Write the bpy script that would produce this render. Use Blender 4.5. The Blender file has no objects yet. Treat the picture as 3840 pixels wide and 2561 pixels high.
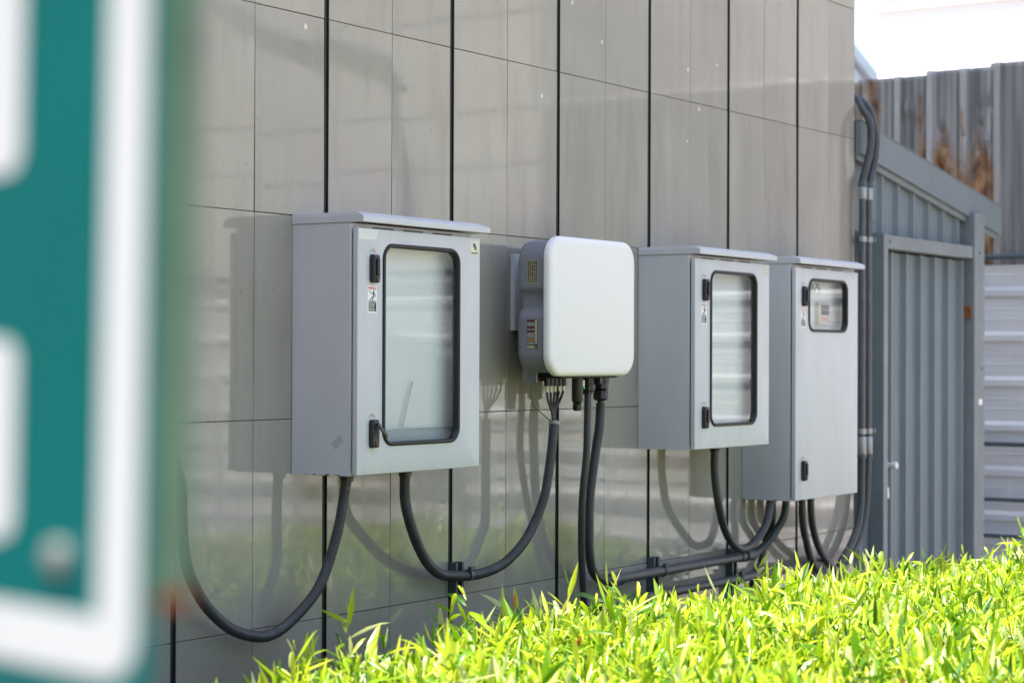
import bpy, bmesh, math, random
import numpy as np
from mathutils import Vector, Matrix
random.seed(7); rng = np.random.default_rng(7)
R = math.radians
scene = bpy.context.scene
C = scene.collection

# ------------------------------------------------------------------ camera
CAM = Vector((0.0, -3.789, 1.5))
yaw, pit, rol = 0.58636, 0.0079, 0.00376
fw = Vector((math.cos(yaw)*math.cos(pit), math.sin(yaw)*math.cos(pit), math.sin(pit)))
rt = Vector((math.sin(yaw), -math.cos(yaw), 0)); up = rt.cross(fw)
r2 = rt*math.cos(rol)+up*math.sin(rol); u2 = -rt*math.sin(rol)+up*math.cos(rol)
cam = bpy.data.cameras.new('camera'); camo = bpy.data.objects.new('camera', cam); C.objects.link(camo)
camo.matrix_world = Matrix(((r2.x,u2.x,-fw.x,CAM.x),(r2.y,u2.y,-fw.y,CAM.y),(r2.z,u2.z,-fw.z,CAM.z),(0,0,0,1)))
cam.sensor_width = 36; cam.lens = 70.05; cam.clip_start = .05; cam.clip_end = 2000
cam.dof.use_dof = True; cam.dof.focus_distance = 6.3; cam.dof.aperture_fstop = 3.6
scene.camera = camo

# ------------------------------------------------------------------ light
SUN = Vector((-.36, .058, 1.0)).normalized()
world = bpy.data.worlds.new('World'); scene.world = world; world.use_nodes = True
wn = world.node_tree; wn.nodes.clear()
sky = wn.nodes.new('ShaderNodeTexSky'); sky.sky_type = 'NISHITA'; sky.sun_disc = False
sky.sun_elevation = math.asin(SUN.z); sky.sun_rotation = math.atan2(SUN.x, SUN.y)
sky.air_density = 1.2; sky.dust_density = 1.5; sky.ozone_density = 1.0
bg = wn.nodes.new('ShaderNodeBackground'); bg.inputs[1].default_value = .12
wo = wn.nodes.new('ShaderNodeOutputWorld')
wn.links.new(sky.outputs[0], bg.inputs[0]); wn.links.new(bg.outputs[0], wo.inputs[0])
sl = bpy.data.lights.new('sun', 'SUN'); sl.energy = 4.7; sl.angle = R(.53); sl.color = (1, .955, .88)
so = bpy.data.objects.new('sun', sl); C.objects.link(so)
so.rotation_euler = (-SUN).to_track_quat('-Z', 'Y').to_euler()
scene.view_settings.view_transform = 'Standard'; scene.view_settings.look = 'None'
scene.view_settings.exposure = 1.63; scene.view_settings.gamma = 1.0
scene.cycles.transparent_max_bounces = 16

# ------------------------------------------------------------------ helpers
def mat(name, col, rough=.5, metal=0, var=0, vscale=8, bump=0, bscale=60, spec=.5, coat=0, col2=None, stretch=(1,1,1), detail=4, bdist=.002):
    m = bpy.data.materials.new(name); m.use_nodes = True; nt = m.node_tree; b = nt.nodes['Principled BSDF']
    b.inputs['Base Color'].default_value = (*col, 1); b.inputs['Roughness'].default_value = rough
    b.inputs['Metallic'].default_value = metal; b.inputs['Specular IOR Level'].default_value = spec
    b.inputs['Coat Weight'].default_value = coat; b.inputs['Coat Roughness'].default_value = .05
    if var or col2 or bump:
        tc = nt.nodes.new('ShaderNodeTexCoord'); mp = nt.nodes.new('ShaderNodeMapping'); mp.inputs['Scale'].default_value = stretch
        nt.links.new(tc.outputs['Object'], mp.inputs[0])
    if var or col2:
        n = nt.nodes.new('ShaderNodeTexNoise'); n.inputs['Scale'].default_value = vscale; n.inputs['Detail'].default_value = detail
        n.inputs['Roughness'].default_value = .6
        nt.links.new(mp.outputs[0], n.inputs[0])
        rp = nt.nodes.new('ShaderNodeValToRGB'); rp.color_ramp.elements[0].position = .3; rp.color_ramp.elements[1].position = .7
        a = col; c2 = col2 or tuple(min(1, v*(1-var)) for v in col)
        rp.color_ramp.elements[0].color = (*a, 1); rp.color_ramp.elements[1].color = (*c2, 1)
        nt.links.new(n.outputs['Fac'], rp.inputs[0]); nt.links.new(rp.outputs[0], b.inputs['Base Color'])
        mr = nt.nodes.new('ShaderNodeMapRange'); mr.inputs['To Min'].default_value = max(.02, rough*.8); mr.inputs['To Max'].default_value = min(1, rough*1.25)
        nt.links.new(n.outputs['Fac'], mr.inputs['Value']); nt.links.new(mr.outputs[0], b.inputs['Roughness'])
    if bump:
        n2 = nt.nodes.new('ShaderNodeTexNoise'); n2.inputs['Scale'].default_value = bscale; n2.inputs['Detail'].default_value = 3
        nt.links.new(mp.outputs[0], n2.inputs[0])
        bp = nt.nodes.new('ShaderNodeBump'); bp.inputs['Strength'].default_value = bump; bp.inputs['Distance'].default_value = bdist
        nt.links.new(n2.outputs['Fac'], bp.inputs['Height']); nt.links.new(bp.outputs[0], b.inputs['Normal'])
    return m

def obj(name, bm, m, parent=None, loc=None, smooth=False, split=35):
    if smooth:
        for f in bm.faces: f.smooth = True
        a = math.radians(split)
        for e in bm.edges:
            if len(e.link_faces) == 2 and e.calc_face_angle(0) > a: e.smooth = False
    me = bpy.data.meshes.new(name); bm.to_mesh(me); bm.free()
    for k in (m if isinstance(m, (list, tuple)) else [m]): me.materials.append(k)
    o = bpy.data.objects.new(name, me); C.objects.link(o)
    if parent: o.parent = parent
    if loc: o.location = loc
    return o

def tag(o, label=None, cat=None, group=None, kind=None):
    if label: o['label'] = label
    if cat: o['category'] = cat
    if group: o['group'] = group
    if kind: o['kind'] = kind
    return o
def thing(name, label, cat, loc=(0,0,0), group=None):
    o = bpy.data.objects.new(name, None); C.objects.link(o); o.location = loc; o.empty_display_size = .1
    return tag(o, label, cat, group)

def box(bm, x0, x1, y0, y1, z0, z1, bev=0, seg=2, mi=0):
    t = bmesh.new()
    vs = [t.verts.new((x, y, z)) for x in (x0, x1) for y in (y0, y1) for z in (z0, z1)]
    for f in ((0,1,3,2),(4,6,7,5),(0,4,5,1),(2,3,7,6),(0,2,6,4),(1,5,7,3)): t.faces.new([vs[i] for i in f])
    bmesh.ops.recalc_face_normals(t, faces=t.faces)
    if bev: bmesh.ops.bevel(t, geom=t.edges[:], offset=bev, segments=seg, affect='EDGES', profile=.5)
    for f in t.faces: f.material_index = mi
    merge(bm, t)
def merge(bm, t, M=None):
    me = bpy.data.meshes.new('tmp')
    if M is not None: t.transform(M)
    t.to_mesh(me); t.free(); bm.from_mesh(me); bpy.data.meshes.remove(me)
def B(x0, x1, y0, y1, z0, z1, bev=0, seg=2):
    bm = bmesh.new(); box(bm, x0, x1, y0, y1, z0, z1, bev, seg); return bm

def rr(w, h, r, n=8):
    """rounded rectangle outline centred on 0 (x,z)"""
    r = max(r, 1e-4); pts = []
    for cx, cz, a0 in ((w/2-r, h/2-r, 0), (-w/2+r, h/2-r, 90), (-w/2+r, -h/2+r, 180), (w/2-r, -h/2+r, 270)):
        for k in range(n+1):
            a = R(a0+90*k/n); pts.append((cx+r*math.cos(a), cz+r*math.sin(a)))
    return pts
def rr_loft(bm, cx, cz, w, h, r, prof, cap0=True, cap1=True, close=False, n=8, mi=0):
    """prof = [(grow, y), ...] rounded rectangles lofted in order"""
    loops = []
    for g, y in prof:
        loops.append([bm.verts.new((cx+x, y, cz+z)) for x, z in rr(w+2*g, h+2*g, r+g, n)])
    N = len(loops[0]); fs = []
    pairs = list(zip(loops, loops[1:])) + ([(loops[-1], loops[0])] if close else [])
    for a, b in pairs:
        for i in range(N): fs.append(bm.faces.new((a[i], a[(i+1)%N], b[(i+1)%N], b[i])))
    if not close:
        if cap0: fs.append(bm.faces.new(loops[0]))
        if cap1: fs.append(bm.faces.new(loops[-1][::-1]))
    for f in fs: f.material_index = mi
    bmesh.ops.recalc_face_normals(bm, faces=fs)

def spline(pts, step=.012):
    P = [Vector(p) for p in pts]; P = [2*P[0]-P[1]]+P+[2*P[-1]-P[-2]]; out = []
    for i in range(1, len(P)-2):
        a, b, c, d = P[i-1:i+3]; n = max(2, int((c-b).length/step))
        for k in range(n):
            t = k/n
            out.append(.5*((2*b)+(-a+c)*t+(2*a-5*b+4*c-d)*t*t+(-a+3*b-3*c+d)*t**3))
    out.append(P[-2]); return out
def tube(bm, pts, r, n=14, caps=True, rings=None):
    """swept tube; r may be a function of arc length"""
    P = [Vector(p) for p in pts]; loops = []; T = []
    for i in range(len(P)):
        T.append((P[min(i+1, len(P)-1)]-P[max(i-1, 0)]).normalized())
    nrm = Vector((0, 1, 0)); s = 0
    if abs(T[0].dot(nrm)) > .9: nrm = Vector((1, 0, 0))
    for i, p in enumerate(P):
        if i: s += (p-P[i-1]).length
        nrm = (nrm-T[i]*nrm.dot(T[i])).normalized(); b = T[i].cross(nrm)
        rad = r(s) if callable(r) else r
        loops.append([bm.verts.new(p+(nrm*math.cos(2*math.pi*k/n)+b*math.sin(2*math.pi*k/n))*rad) for k in range(n)])
    fs = []
    for a, c in zip(loops, loops[1:]):
        for k in range(n): fs.append(bm.faces.new((a[k], a[(k+1)%n], c[(k+1)%n], c[k])))
    if caps: fs.append(bm.faces.new(loops[0])); fs.append(bm.faces.new(loops[-1]))
    bmesh.ops.recalc_face_normals(bm, faces=fs)
def T(pts, r, n=14): 
    bm = bmesh.new(); tube(bm, pts, r, n); return bm
def lathe(bm, c, prof, axis='z', n=20, M=None):
    loops = []
    for rad, h in prof:
        L = []
        for k in range(n):
            a = 2*math.pi*k/n; u, v = rad*math.cos(a), rad*math.sin(a)
            q = {'z': (u, v, h), 'y': (u, h, v), 'x': (h, u, v)}[axis]
            L.append(bm.verts.new((c[0]+q[0], c[1]+q[1], c[2]+q[2])))
        loops.append(L)
    fs = []
    for a, b in zip(loops, loops[1:]):
        for k in range(n): fs.append(bm.faces.new((a[k], a[(k+1)%n], b[(k+1)%n], b[k])))
    fs.append(bm.faces.new(loops[0])); fs.append(bm.faces.new(loops[-1]))
    bmesh.ops.recalc_face_normals(bm, faces=fs)
def poly(bm, pts, y0, y1, M=None):
    """prism from an (x,z) outline between y0 and y1"""
    t = bmesh.new()
    a = [t.verts.new((x, y0, z)) for x, z in pts]; b = [t.verts.new((x, y1, z)) for x, z in pts]; n = len(pts)
    t.faces.new(a); t.faces.new(b[::-1])
    for i in range(n): t.faces.new((a[i], b[i], b[(i+1)%n], a[(i+1)%n]))
    bmesh.ops.recalc_face_normals(t, faces=t.faces); merge(bm, t, M)
def text(name, body, size, m, parent, loc, width=None, rot=(R(90),0,0), align='CENTER', thick=.0002, bold=0):
    cu = bpy.data.curves.new('txt', 'FONT'); cu.body = body; cu.size = size; cu.align_x = align; cu.align_y = 'CENTER'
    cu.extrude = thick; cu.resolution_u = 2; cu.offset = bold
    o = bpy.data.objects.new('txt', cu); C.objects.link(o); bpy.context.view_layer.update()
    me = bpy.data.meshes.new_from_object(o.evaluated_get(bpy.context.evaluated_depsgraph_get()))
    bpy.data.objects.remove(o); me.materials.clear(); me.materials.append(m)
    n = bpy.data.objects.new(name, me); C.objects.link(n); n.parent = parent; n.location = loc; n.rotation_euler = rot
    if width:
        xs = [v.co.x for v in me.vertices]; k = width/(max(xs)-min(xs))
        for v in me.vertices: v.co.x *= k
    return n
def copy_tree(o, parent=None):
    c = o.copy(); C.objects.link(c); c.parent = parent
    for ch in list(o.children): copy_tree(ch, c)
    return c

# ------------------------------------------------------------------ materials
M = {}
M['cabinet'] = mat('cabinet_paint', (.575,.58,.62), .42, var=.09, vscale=5, stretch=(1.5,1.5,.5), bump=.15, bscale=900, bdist=.0003)
M['cabinet_in'] = mat('cabinet_inside_paint', (.80,.82,.83), .5, var=.06, vscale=5)
M['dark_gap'] = mat('dark_seal', (.018,.02,.022), .7)
M['rubber'] = mat('black_rubber', (.007,.008,.010), .5, bump=.1, bscale=200)
M['handle'] = mat('black_plastic', (.014,.014,.016), .35, bump=.1, bscale=400)
M['lever'] = mat('lever_plastic', (.03,.028,.03), .3)
M['white_label'] = mat('white_sticker', (.78,.78,.78), .4)
M['red_label'] = mat('red_print', (.55,.02,.03), .4)
M['green_label'] = mat('green_print', (.01,.30,.10), .4)
M['black_label'] = mat('black_print', (.012,.012,.014), .4)
M['cream_label'] = mat('cream_sticker', (.72,.67,.56), .4)
M['blue_print'] = mat('blue_print', (.01,.10,.33), .4)
M['leaf_print'] = mat('leaf_green_print', (.05,.30,.05), .4)
M['teal_print'] = mat('dark_teal_print', (.0,.05,.09), .4)
M['tape'] = mat('translucent_tape', (.66,.68,.70), .25)
M['tape2'] = mat('old_tape', (.42,.44,.46), .3)
M['beige_tape'] = mat('beige_patch', (.55,.54,.50), .5)
M['inv_white'] = mat('white_casing', (.80,.775,.775), .38, var=.02, vscale=3)
M['inv_grey'] = mat('grey_casing', (.19,.20,.235), .45, bump=.1, bscale=700)
M['galv'] = mat('galvanised', (.36,.37,.38), .38, .55, var=.2, vscale=14)
M['conduit'] = mat('grey_hose', (.055,.057,.062), .42, var=.25, vscale=25, bump=.1, bscale=150)
M['conduit2'] = mat('dark_grey_hose', (.06,.062,.068), .42, var=.25, vscale=25)
M['steel_pipe'] = mat('painted_pipe', (.105,.11,.12), .42, .1, var=.4, vscale=18, stretch=(6,6,1), bump=.15, bscale=70)
M['steel_paint'] = mat('painted_steel', (.085,.115,.13), .45, .1, var=.3, vscale=20)
M['cable'] = mat('black_cable', (.01,.01,.011), .4)
M['wire'] = mat('green_wire', (.02,.11,.04), .45)
M['foam'] = mat('sealing_foam', (.42,.38,.34), .8, bump=.6, bscale=150)
M['channel'] = mat('groove_black', (.012,.012,.012), .55, var=.4, vscale=30)
M['plaster'] = mat('core_plaster', (.12,.115,.11), .9)
M['shed'] = mat('shed_grey_paint', (.165,.20,.22), .45, var=.16, vscale=5, stretch=(1,1,.35), bump=.1, bscale=30)
M['shed_frame'] = mat('shed_frame_paint', (.20,.225,.235), .45, var=.15, vscale=8)
M['rust'] = mat('rust', (.30,.10,.03), .85, var=.6, vscale=60, bump=.5, bscale=120)
M['white_wall'] = mat('white_render', (.86,.86,.86), .9, var=.03, vscale=1)
M['pink_wall'] = mat('pink_brown_render', (.42,.27,.24), .9, var=.1, vscale=4)
M['pale_wall'] = mat('pale_beige_wall', (.62,.60,.55), .8, var=.12, vscale=2)
M['roofmetal'] = mat('blue_grey_roof', (.42,.47,.52), .4, .2)
M['soil'] = mat('soil', (.09,.06,.04), .95, var=.5, vscale=20, bump=.8, bscale=40, bdist=.02)
M['stem'] = mat('green_stem', (.14,.15,.04), .6, var=.4, vscale=30)
M['lamp_grey'] = mat('lamp_grey_paint', (.18,.18,.19), .45)
M['lamp_lens'] = mat('lamp_lens', (.30,.30,.26), .3)
M['brass'] = mat('worn_lock_metal', (.55,.5,.42), .35, .6, var=.4, vscale=60)
M['whiteish'] = mat('white_plastic', (.75,.75,.73), .4)
M['sign_white'] = mat('sign_white_film', (.47,.50,.54), .4, var=.03, vscale=6)
M['sign_green'] = mat('sign_teal_film', (.0,.105,.108), .35, var=.15, vscale=5)
M['sign_side'] = mat('sign_side_green', (.10,.20,.12), .6, var=.3, vscale=12)
M['bolt'] = mat('bolt_zinc', (.5,.52,.52), .35, .7)

def m_tile():
    m = bpy.data.materials.new('glossy_grey_porcelain'); m.use_nodes = True; nt = m.node_tree; b = nt.nodes['Principled BSDF']; L = nt.links
    tc = nt.nodes.new('ShaderNodeTexCoord'); at = nt.nodes.new('ShaderNodeAttribute'); at.attribute_name = 'tone'
    n1 = nt.nodes.new('ShaderNodeTexNoise'); n1.inputs['Scale'].default_value = 2.2; n1.inputs['Detail'].default_value = 6
    n2 = nt.nodes.new('ShaderNodeTexNoise'); n2.inputs['Scale'].default_value = 130; n2.inputs['Detail'].default_value = 1
    mp = nt.nodes.new('ShaderNodeMapping'); mp.inputs['Scale'].default_value = (3, 3, .4)
    n3 = nt.nodes.new('ShaderNodeTexNoise'); n3.inputs['Scale'].default_value = 5; n3.inputs['Detail'].default_value = 5
    L.new(tc.outputs['Object'], n1.inputs[0]); L.new(tc.outputs['Object'], n2.inputs[0]); L.new(tc.outputs['Object'], mp.inputs[0]); L.new(mp.outputs[0], n3.inputs[0])
    r1 = nt.nodes.new('ShaderNodeValToRGB'); e = r1.color_ramp.elements; e[0].position = .3; e[1].position = .72
    e[0].color = (.298,.274,.236,1); e[1].color = (.340,.318,.280,1)
    L.new(n1.outputs['Fac'], r1.inputs[0])
    # dark pin specks, denser where the broad noise is high
    r2_ = nt.nodes.new('ShaderNodeValToRGB'); e = r2_.color_ramp.elements; e[0].position = .70; e[1].position = .735; e[0].color = (0,0,0,1); e[1].color = (1,1,1,1)
    L.new(n2.outputs['Fac'], r2_.inputs[0])
    mm = nt.nodes.new('ShaderNodeMixRGB'); mm.blend_type = 'MIX'; mm.inputs[2].default_value = (.09,.085,.075,1)
    mu = nt.nodes.new('ShaderNodeMath'); mu.operation = 'MULTIPLY'; mu.inputs[1].default_value = .6
    L.new(r2_.outputs[0], mu.inputs[0]); L.new(mu.outputs[0], mm.inputs[0]); L.new(r1.outputs[0], mm.inputs[1])
    # streaky grime
    r3 = nt.nodes.new('ShaderNodeMapRange'); r3.inputs['From Min'].default_value = .5; r3.inputs['From Max'].default_value = .75; r3.inputs['To Min'].default_value = 1; r3.inputs['To Max'].default_value = .86
    L.new(n3.outputs['Fac'], r3.inputs['Value'])
    m2 = nt.nodes.new('ShaderNodeMath'); m2.operation = 'MULTIPLY'; L.new(r3.outputs[0], m2.inputs[0]); L.new(at.outputs['Fac'], m2.inputs[1])
    vm = nt.nodes.new('ShaderNodeVectorMath'); vm.operation = 'SCALE'; L.new(mm.outputs[0], vm.inputs[0]); L.new(m2.outputs[0], vm.inputs['Scale'])
    # pale droppings of paint
    vo = nt.nodes.new('ShaderNodeTexVoronoi'); vo.inputs['Scale'].default_value = 5.5; vo.inputs['Randomness'].default_value = 1
    mp2 = nt.nodes.new('ShaderNodeMapping'); mp2.inputs['Scale'].default_value = (1, .01, .8); L.new(tc.outputs['Object'], mp2.inputs[0]); L.new(mp2.outputs[0], vo.inputs[0])
    r4 = nt.nodes.new('ShaderNodeValToRGB'); e = r4.color_ramp.elements; e[0].position = .034; e[1].position = .042; e[0].color = (1,1,1,1); e[1].color = (0,0,0,1)
    L.new(vo.outputs['Distance'], r4.inputs[0])
    m3 = nt.nodes.new('ShaderNodeMixRGB'); m3.inputs[2].default_value = (.62,.58,.50,1); L.new(r4.outputs[0], m3.inputs[0]); L.new(vm.outputs[0], m3.inputs[1])
    L.new(m3.outputs[0], b.inputs['Base Color'])
    b.inputs['Roughness'].default_value = .06; b.inputs['IOR'].default_value = 1.55; b.inputs['Specular IOR Level'].default_value = .72
    mr = nt.nodes.new('ShaderNodeMapRange'); mr.inputs['From Min'].default_value = .35; mr.inputs['From Max'].default_value = .8; mr.inputs['To Min'].default_value = .02; mr.inputs['To Max'].default_value = .13
    L.new(n3.outputs['Fac'], mr.inputs['Value']); L.new(mr.outputs[0], b.inputs['Roughness'])
    n4 = nt.nodes.new('ShaderNodeTexNoise'); n4.inputs['Scale'].default_value = 4; n4.inputs['Detail'].default_value = 1; L.new(tc.outputs['Object'], n4.inputs[0])
    bp = nt.nodes.new('ShaderNodeBump'); bp.inputs['Strength'].default_value = .25; bp.inputs['Distance'].default_value = .0015
    L.new(n4.outputs['Fac'], bp.inputs['Height']); L.new(bp.outputs[0], b.inputs['Normal'])
    return m
def m_glass():
    m = bpy.data.materials.new('clear_pane'); m.use_nodes = True; nt = m.node_tree; nt.nodes.clear(); L = nt.links
    o = nt.nodes.new('ShaderNodeOutputMaterial'); g = nt.nodes.new('ShaderNodeBsdfGlossy'); g.inputs['Roughness'].default_value = .015
    t = nt.nodes.new('ShaderNodeBsdfTransparent'); t.inputs[0].default_value = (.97,.99,.985,1)
    f = nt.nodes.new('ShaderNodeLayerWeight'); f.inputs['Blend'].default_value = .22
    mu = nt.nodes.new('ShaderNodeMath'); mu.operation = 'MULTIPLY'; mu.inputs[1].default_value = 2.3; mu.use_clamp = True
    mx = nt.nodes.new('ShaderNodeMixShader'); L.new(f.outputs['Fresnel'], mu.inputs[0]); L.new(mu.outputs[0], mx.inputs[0]); L.new(t.outputs[0], mx.inputs[1]); L.new(g.outputs[0], mx.inputs[2]); L.new(mx.outputs[0], o.inputs[0])
    return m
def m_rusty():
    m = bpy.data.materials.new('weathered_zinc'); m.use_nodes = True; nt = m.node_tree; b = nt.nodes['Principled BSDF']; L = nt.links
    tc = nt.nodes.new('ShaderNodeTexCoord')
    mp = nt.nodes.new('ShaderNodeMapping'); mp.inputs['Scale'].default_value = (1, 9, .5); L.new(tc.outputs['Object'], mp.inputs[0])
    n = nt.nodes.new('ShaderNodeTexNoise'); n.inputs['Scale'].default_value = 1.6; n.inputs['Detail'].default_value = 6; L.new(mp.outputs[0], n.inputs[0])
    r = nt.nodes.new('ShaderNodeValToRGB'); e = r.color_ramp.elements; e[0].position = .3; e[1].position = .72; e[0].color = (.13,.13,.13,1); e[1].color = (.40,.395,.39,1); L.new(n.outputs['Fac'], r.inputs[0])
    at = nt.nodes.new('ShaderNodeAttribute'); at.attribute_name = 'rust'
    mp2 = nt.nodes.new('ShaderNodeMapping'); mp2.inputs['Scale'].default_value = (1, 4, 2.0); L.new(tc.outputs['Object'], mp2.inputs[0])
    n2 = nt.nodes.new('ShaderNodeTexNoise'); n2.inputs['Scale'].default_value = 2.3; n2.inputs['Detail'].default_value = 7; n2.inputs['Roughness'].default_value = .7; L.new(mp2.outputs[0], n2.inputs[0])
    ad = nt.nodes.new('ShaderNodeMath'); ad.operation = 'ADD'; L.new(n2.outputs['Fac'], ad.inputs[0]); L.new(at.outputs['Fac'], ad.inputs[1])
    r2_ = nt.nodes.new('ShaderNodeValToRGB'); e = r2_.color_ramp.elements; e[0].position = .52; e[1].position = .86; e[0].color = (0,0,0,1); e[1].color = (1,1,1,1); L.new(ad.outputs[0], r2_.inputs[0])
    n3 = nt.nodes.new('ShaderNodeTexNoise'); n3.inputs['Scale'].default_value = 4; n3.inputs['Detail'].default_value = 6; L.new(mp2.outputs[0], n3.inputs[0])
    rc = nt.nodes.new('ShaderNodeValToRGB'); e = rc.color_ramp.elements; e[0].position = .35; e[1].position = .65; e[0].color = (.11,.045,.02,1); e[1].color = (.42,.24,.11,1); L.new(n3.outputs['Fac'], rc.inputs[0])
    mx = nt.nodes.new('ShaderNodeMixRGB'); L.new(r2_.outputs[0], mx.inputs[0]); L.new(r.outputs[0], mx.inputs[1]); L.new(rc.outputs[0], mx.inputs[2]); ra = nt.nodes.new('ShaderNodeAttribute'); ra.attribute_name = 'ridge_skylight'; mr_ = nt.nodes.new('ShaderNodeMixRGB'); mr_.inputs[2].default_value = (.52,.51,.50,1)
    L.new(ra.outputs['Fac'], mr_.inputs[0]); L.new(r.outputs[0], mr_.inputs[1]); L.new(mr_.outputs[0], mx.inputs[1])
    L.new(mx.outputs[0], b.inputs['Base Color'])
    iv = nt.nodes.new('ShaderNodeMapRange'); iv.inputs['To Min'].default_value = .35; iv.inputs['To Max'].default_value = 0; L.new(r2_.outputs[0], iv.inputs['Value']); L.new(iv.outputs[0], b.inputs['Metallic'])
    b.inputs['Roughness'].default_value = .42
    bp = nt.nodes.new('ShaderNodeBump'); bp.inputs['Strength'].default_value = .35; bp.inputs['Distance'].default_value = .01; L.new(n3.outputs['Fac'], bp.inputs['Height']); L.new(bp.outputs[0], b.inputs['Normal'])
    return m
def m_siding():
    m = mat('pale_metal_siding', (.76,.76,.77), .38, .15, var=.16, vscale=3, stretch=(1, .5, 3), bump=.1, bscale=20)
    return m
def m_leaf():
    m = bpy.data.materials.new('young_leaf'); m.use_nodes = True; nt = m.node_tree; nt.nodes.clear(); L = nt.links
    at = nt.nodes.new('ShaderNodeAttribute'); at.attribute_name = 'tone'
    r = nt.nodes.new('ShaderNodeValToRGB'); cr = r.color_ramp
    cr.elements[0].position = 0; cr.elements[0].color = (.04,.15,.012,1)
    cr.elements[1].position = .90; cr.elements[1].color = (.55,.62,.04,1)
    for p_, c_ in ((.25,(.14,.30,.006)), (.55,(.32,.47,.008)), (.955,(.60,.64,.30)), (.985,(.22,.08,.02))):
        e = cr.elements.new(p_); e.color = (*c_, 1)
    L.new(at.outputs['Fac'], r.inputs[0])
    hs = nt.nodes.new('ShaderNodeHueSaturation'); hs.inputs['Saturation'].default_value = 1.0; hs.inputs['Value'].default_value = 1.15; L.new(r.outputs[0], hs.inputs['Color'])
    d = nt.nodes.new('ShaderNodeBsdfPrincipled'); d.inputs['Roughness'].default_value = .33; d.inputs['Specular IOR Level'].default_value = .85; L.new(r.outputs[0], d.inputs['Base Color'])
    t = nt.nodes.new('ShaderNodeBsdfTranslucent'); L.new(hs.outputs[0], t.inputs[0])
    mx = nt.nodes.new('ShaderNodeMixShader'); mx.inputs[0].default_value = .48
    o = nt.nodes.new('ShaderNodeOutputMaterial'); L.new(d.outputs[0], mx.inputs[1]); L.new(t.outputs[0], mx.inputs[2]); L.new(mx.outputs[0], o.inputs[0])
    return m
def m_paver():
    m = bpy.data.materials.new('pink_concrete_pavers'); m.use_nodes = True; nt = m.node_tree; b = nt.nodes['Principled BSDF']; L = nt.links
    tc = nt.nodes.new('ShaderNodeTexCoord'); br = nt.nodes.new('ShaderNodeTexBrick'); br.inputs['Scale'].default_value = 1
    br.inputs['Brick Width'].default_value = .22; br.inputs['Row Height'].default_value = .11; br.inputs['Mortar Size'].default_value = .006
    br.inputs['Color1'].default_value = (.36,.29,.25,1); br.inputs['Color2'].default_value = (.28,.24,.22,1); br.inputs['Mortar'].default_value = (.10,.09,.08,1)
    L.new(tc.outputs['Object'], br.inputs[0]); L.new(br.outputs[0], b.inputs['Base Color']); b.inputs['Roughness'].default_value = .9
    return m
M['tile'] = m_tile(); M['glass'] = m_glass(); M['rusty'] = m_rusty(); M['siding'] = m_siding(); M['leaf'] = m_leaf(); M['paver'] = m_paver()

# ------------------------------------------------------------------ ground
bm = bmesh.new(); box(bm, -300, 300, -300, 300, -.5, 0)
tag(obj('ground', bm, M['paver']), kind='structure')
bm = bmesh.new(); box(bm, 2.0, 8.45, -3.0, -.02, .004, .012)
tag(obj('planting_bed', bm, M['soil']), kind='structure')

# ------------------------------------------------------------------ tiled wall
GX0, GW, GG, JG = 4.688, .654, .022, .0022
XE, WT = 8.566, 12.4
wall = thing('tiled_wall', 'glossy grey porcelain tiled wall with black vertical grooves carrying the cabinets', 'wall')
bm = bmesh.new(); box(bm, -5.5, XE-.014, .012, 3.6, 0, WT-.02); obj('core', bm, M['plaster'], wall)
bm = bmesh.new(); tones = []
rows = [0]+[.116+.6*k for k in range(21)]+[WT]
i = -16
while GX0+i*GW < XE:
    xa, xb = GX0+i*GW+GG/2, GX0+(i+1)*GW-GG/2; xm = (xa+xb)/2
    for a, b in ((xa, xm-JG/2), (xm+JG/2, xb)):
        if a > XE or a < -5.5: continue
        b = min(b, XE)
        for z0, z1 in zip(rows, rows[1:]):
            z0 += JG/2; z1 -= JG/2
            t = bmesh.new(); dy = random.uniform(0, .0008)
            vs = [t.verts.new(v) for v in ((a,.0115,z0),(a,.0115,z1),(a,-dy,z0),(a,-dy,z1),(b,.0115,z0),(b,.0115,z1),(b,-dy,z0),(b,-dy,z1))]
            for f in ((0,1,3,2),(4,6,7,5),(0,4,5,1),(2,3,7,6),(0,2,6,4),(1,5,7,3)): t.faces.new([vs[k] for k in f])
            bmesh.ops.recalc_face_normals(t, faces=t.faces)
            bmesh.ops.bevel(t, geom=t.edges[:], offset=.0008, segments=1, affect='EDGES')
            c = Vector(((a+b)/2, 0, (z0+z1)/2))
            Mx = Matrix.Translation(c) @ Matrix.Rotation(R(random.gauss(0, .10)), 4, 'Z') @ Matrix.Rotation(R(random.gauss(0, .09)), 4, 'X') @ Matrix.Translation(-c)
            tones += [random.uniform(.93, 1.05)]*len(t.verts)
            merge(bm, t, Mx)
    i += 1
o = obj('tile_facing', bm, M['tile'], wall)
at = o.data.attributes.new('tone', 'FLOAT', 'POINT'); at.data.foreach_set('value', tones)
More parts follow.
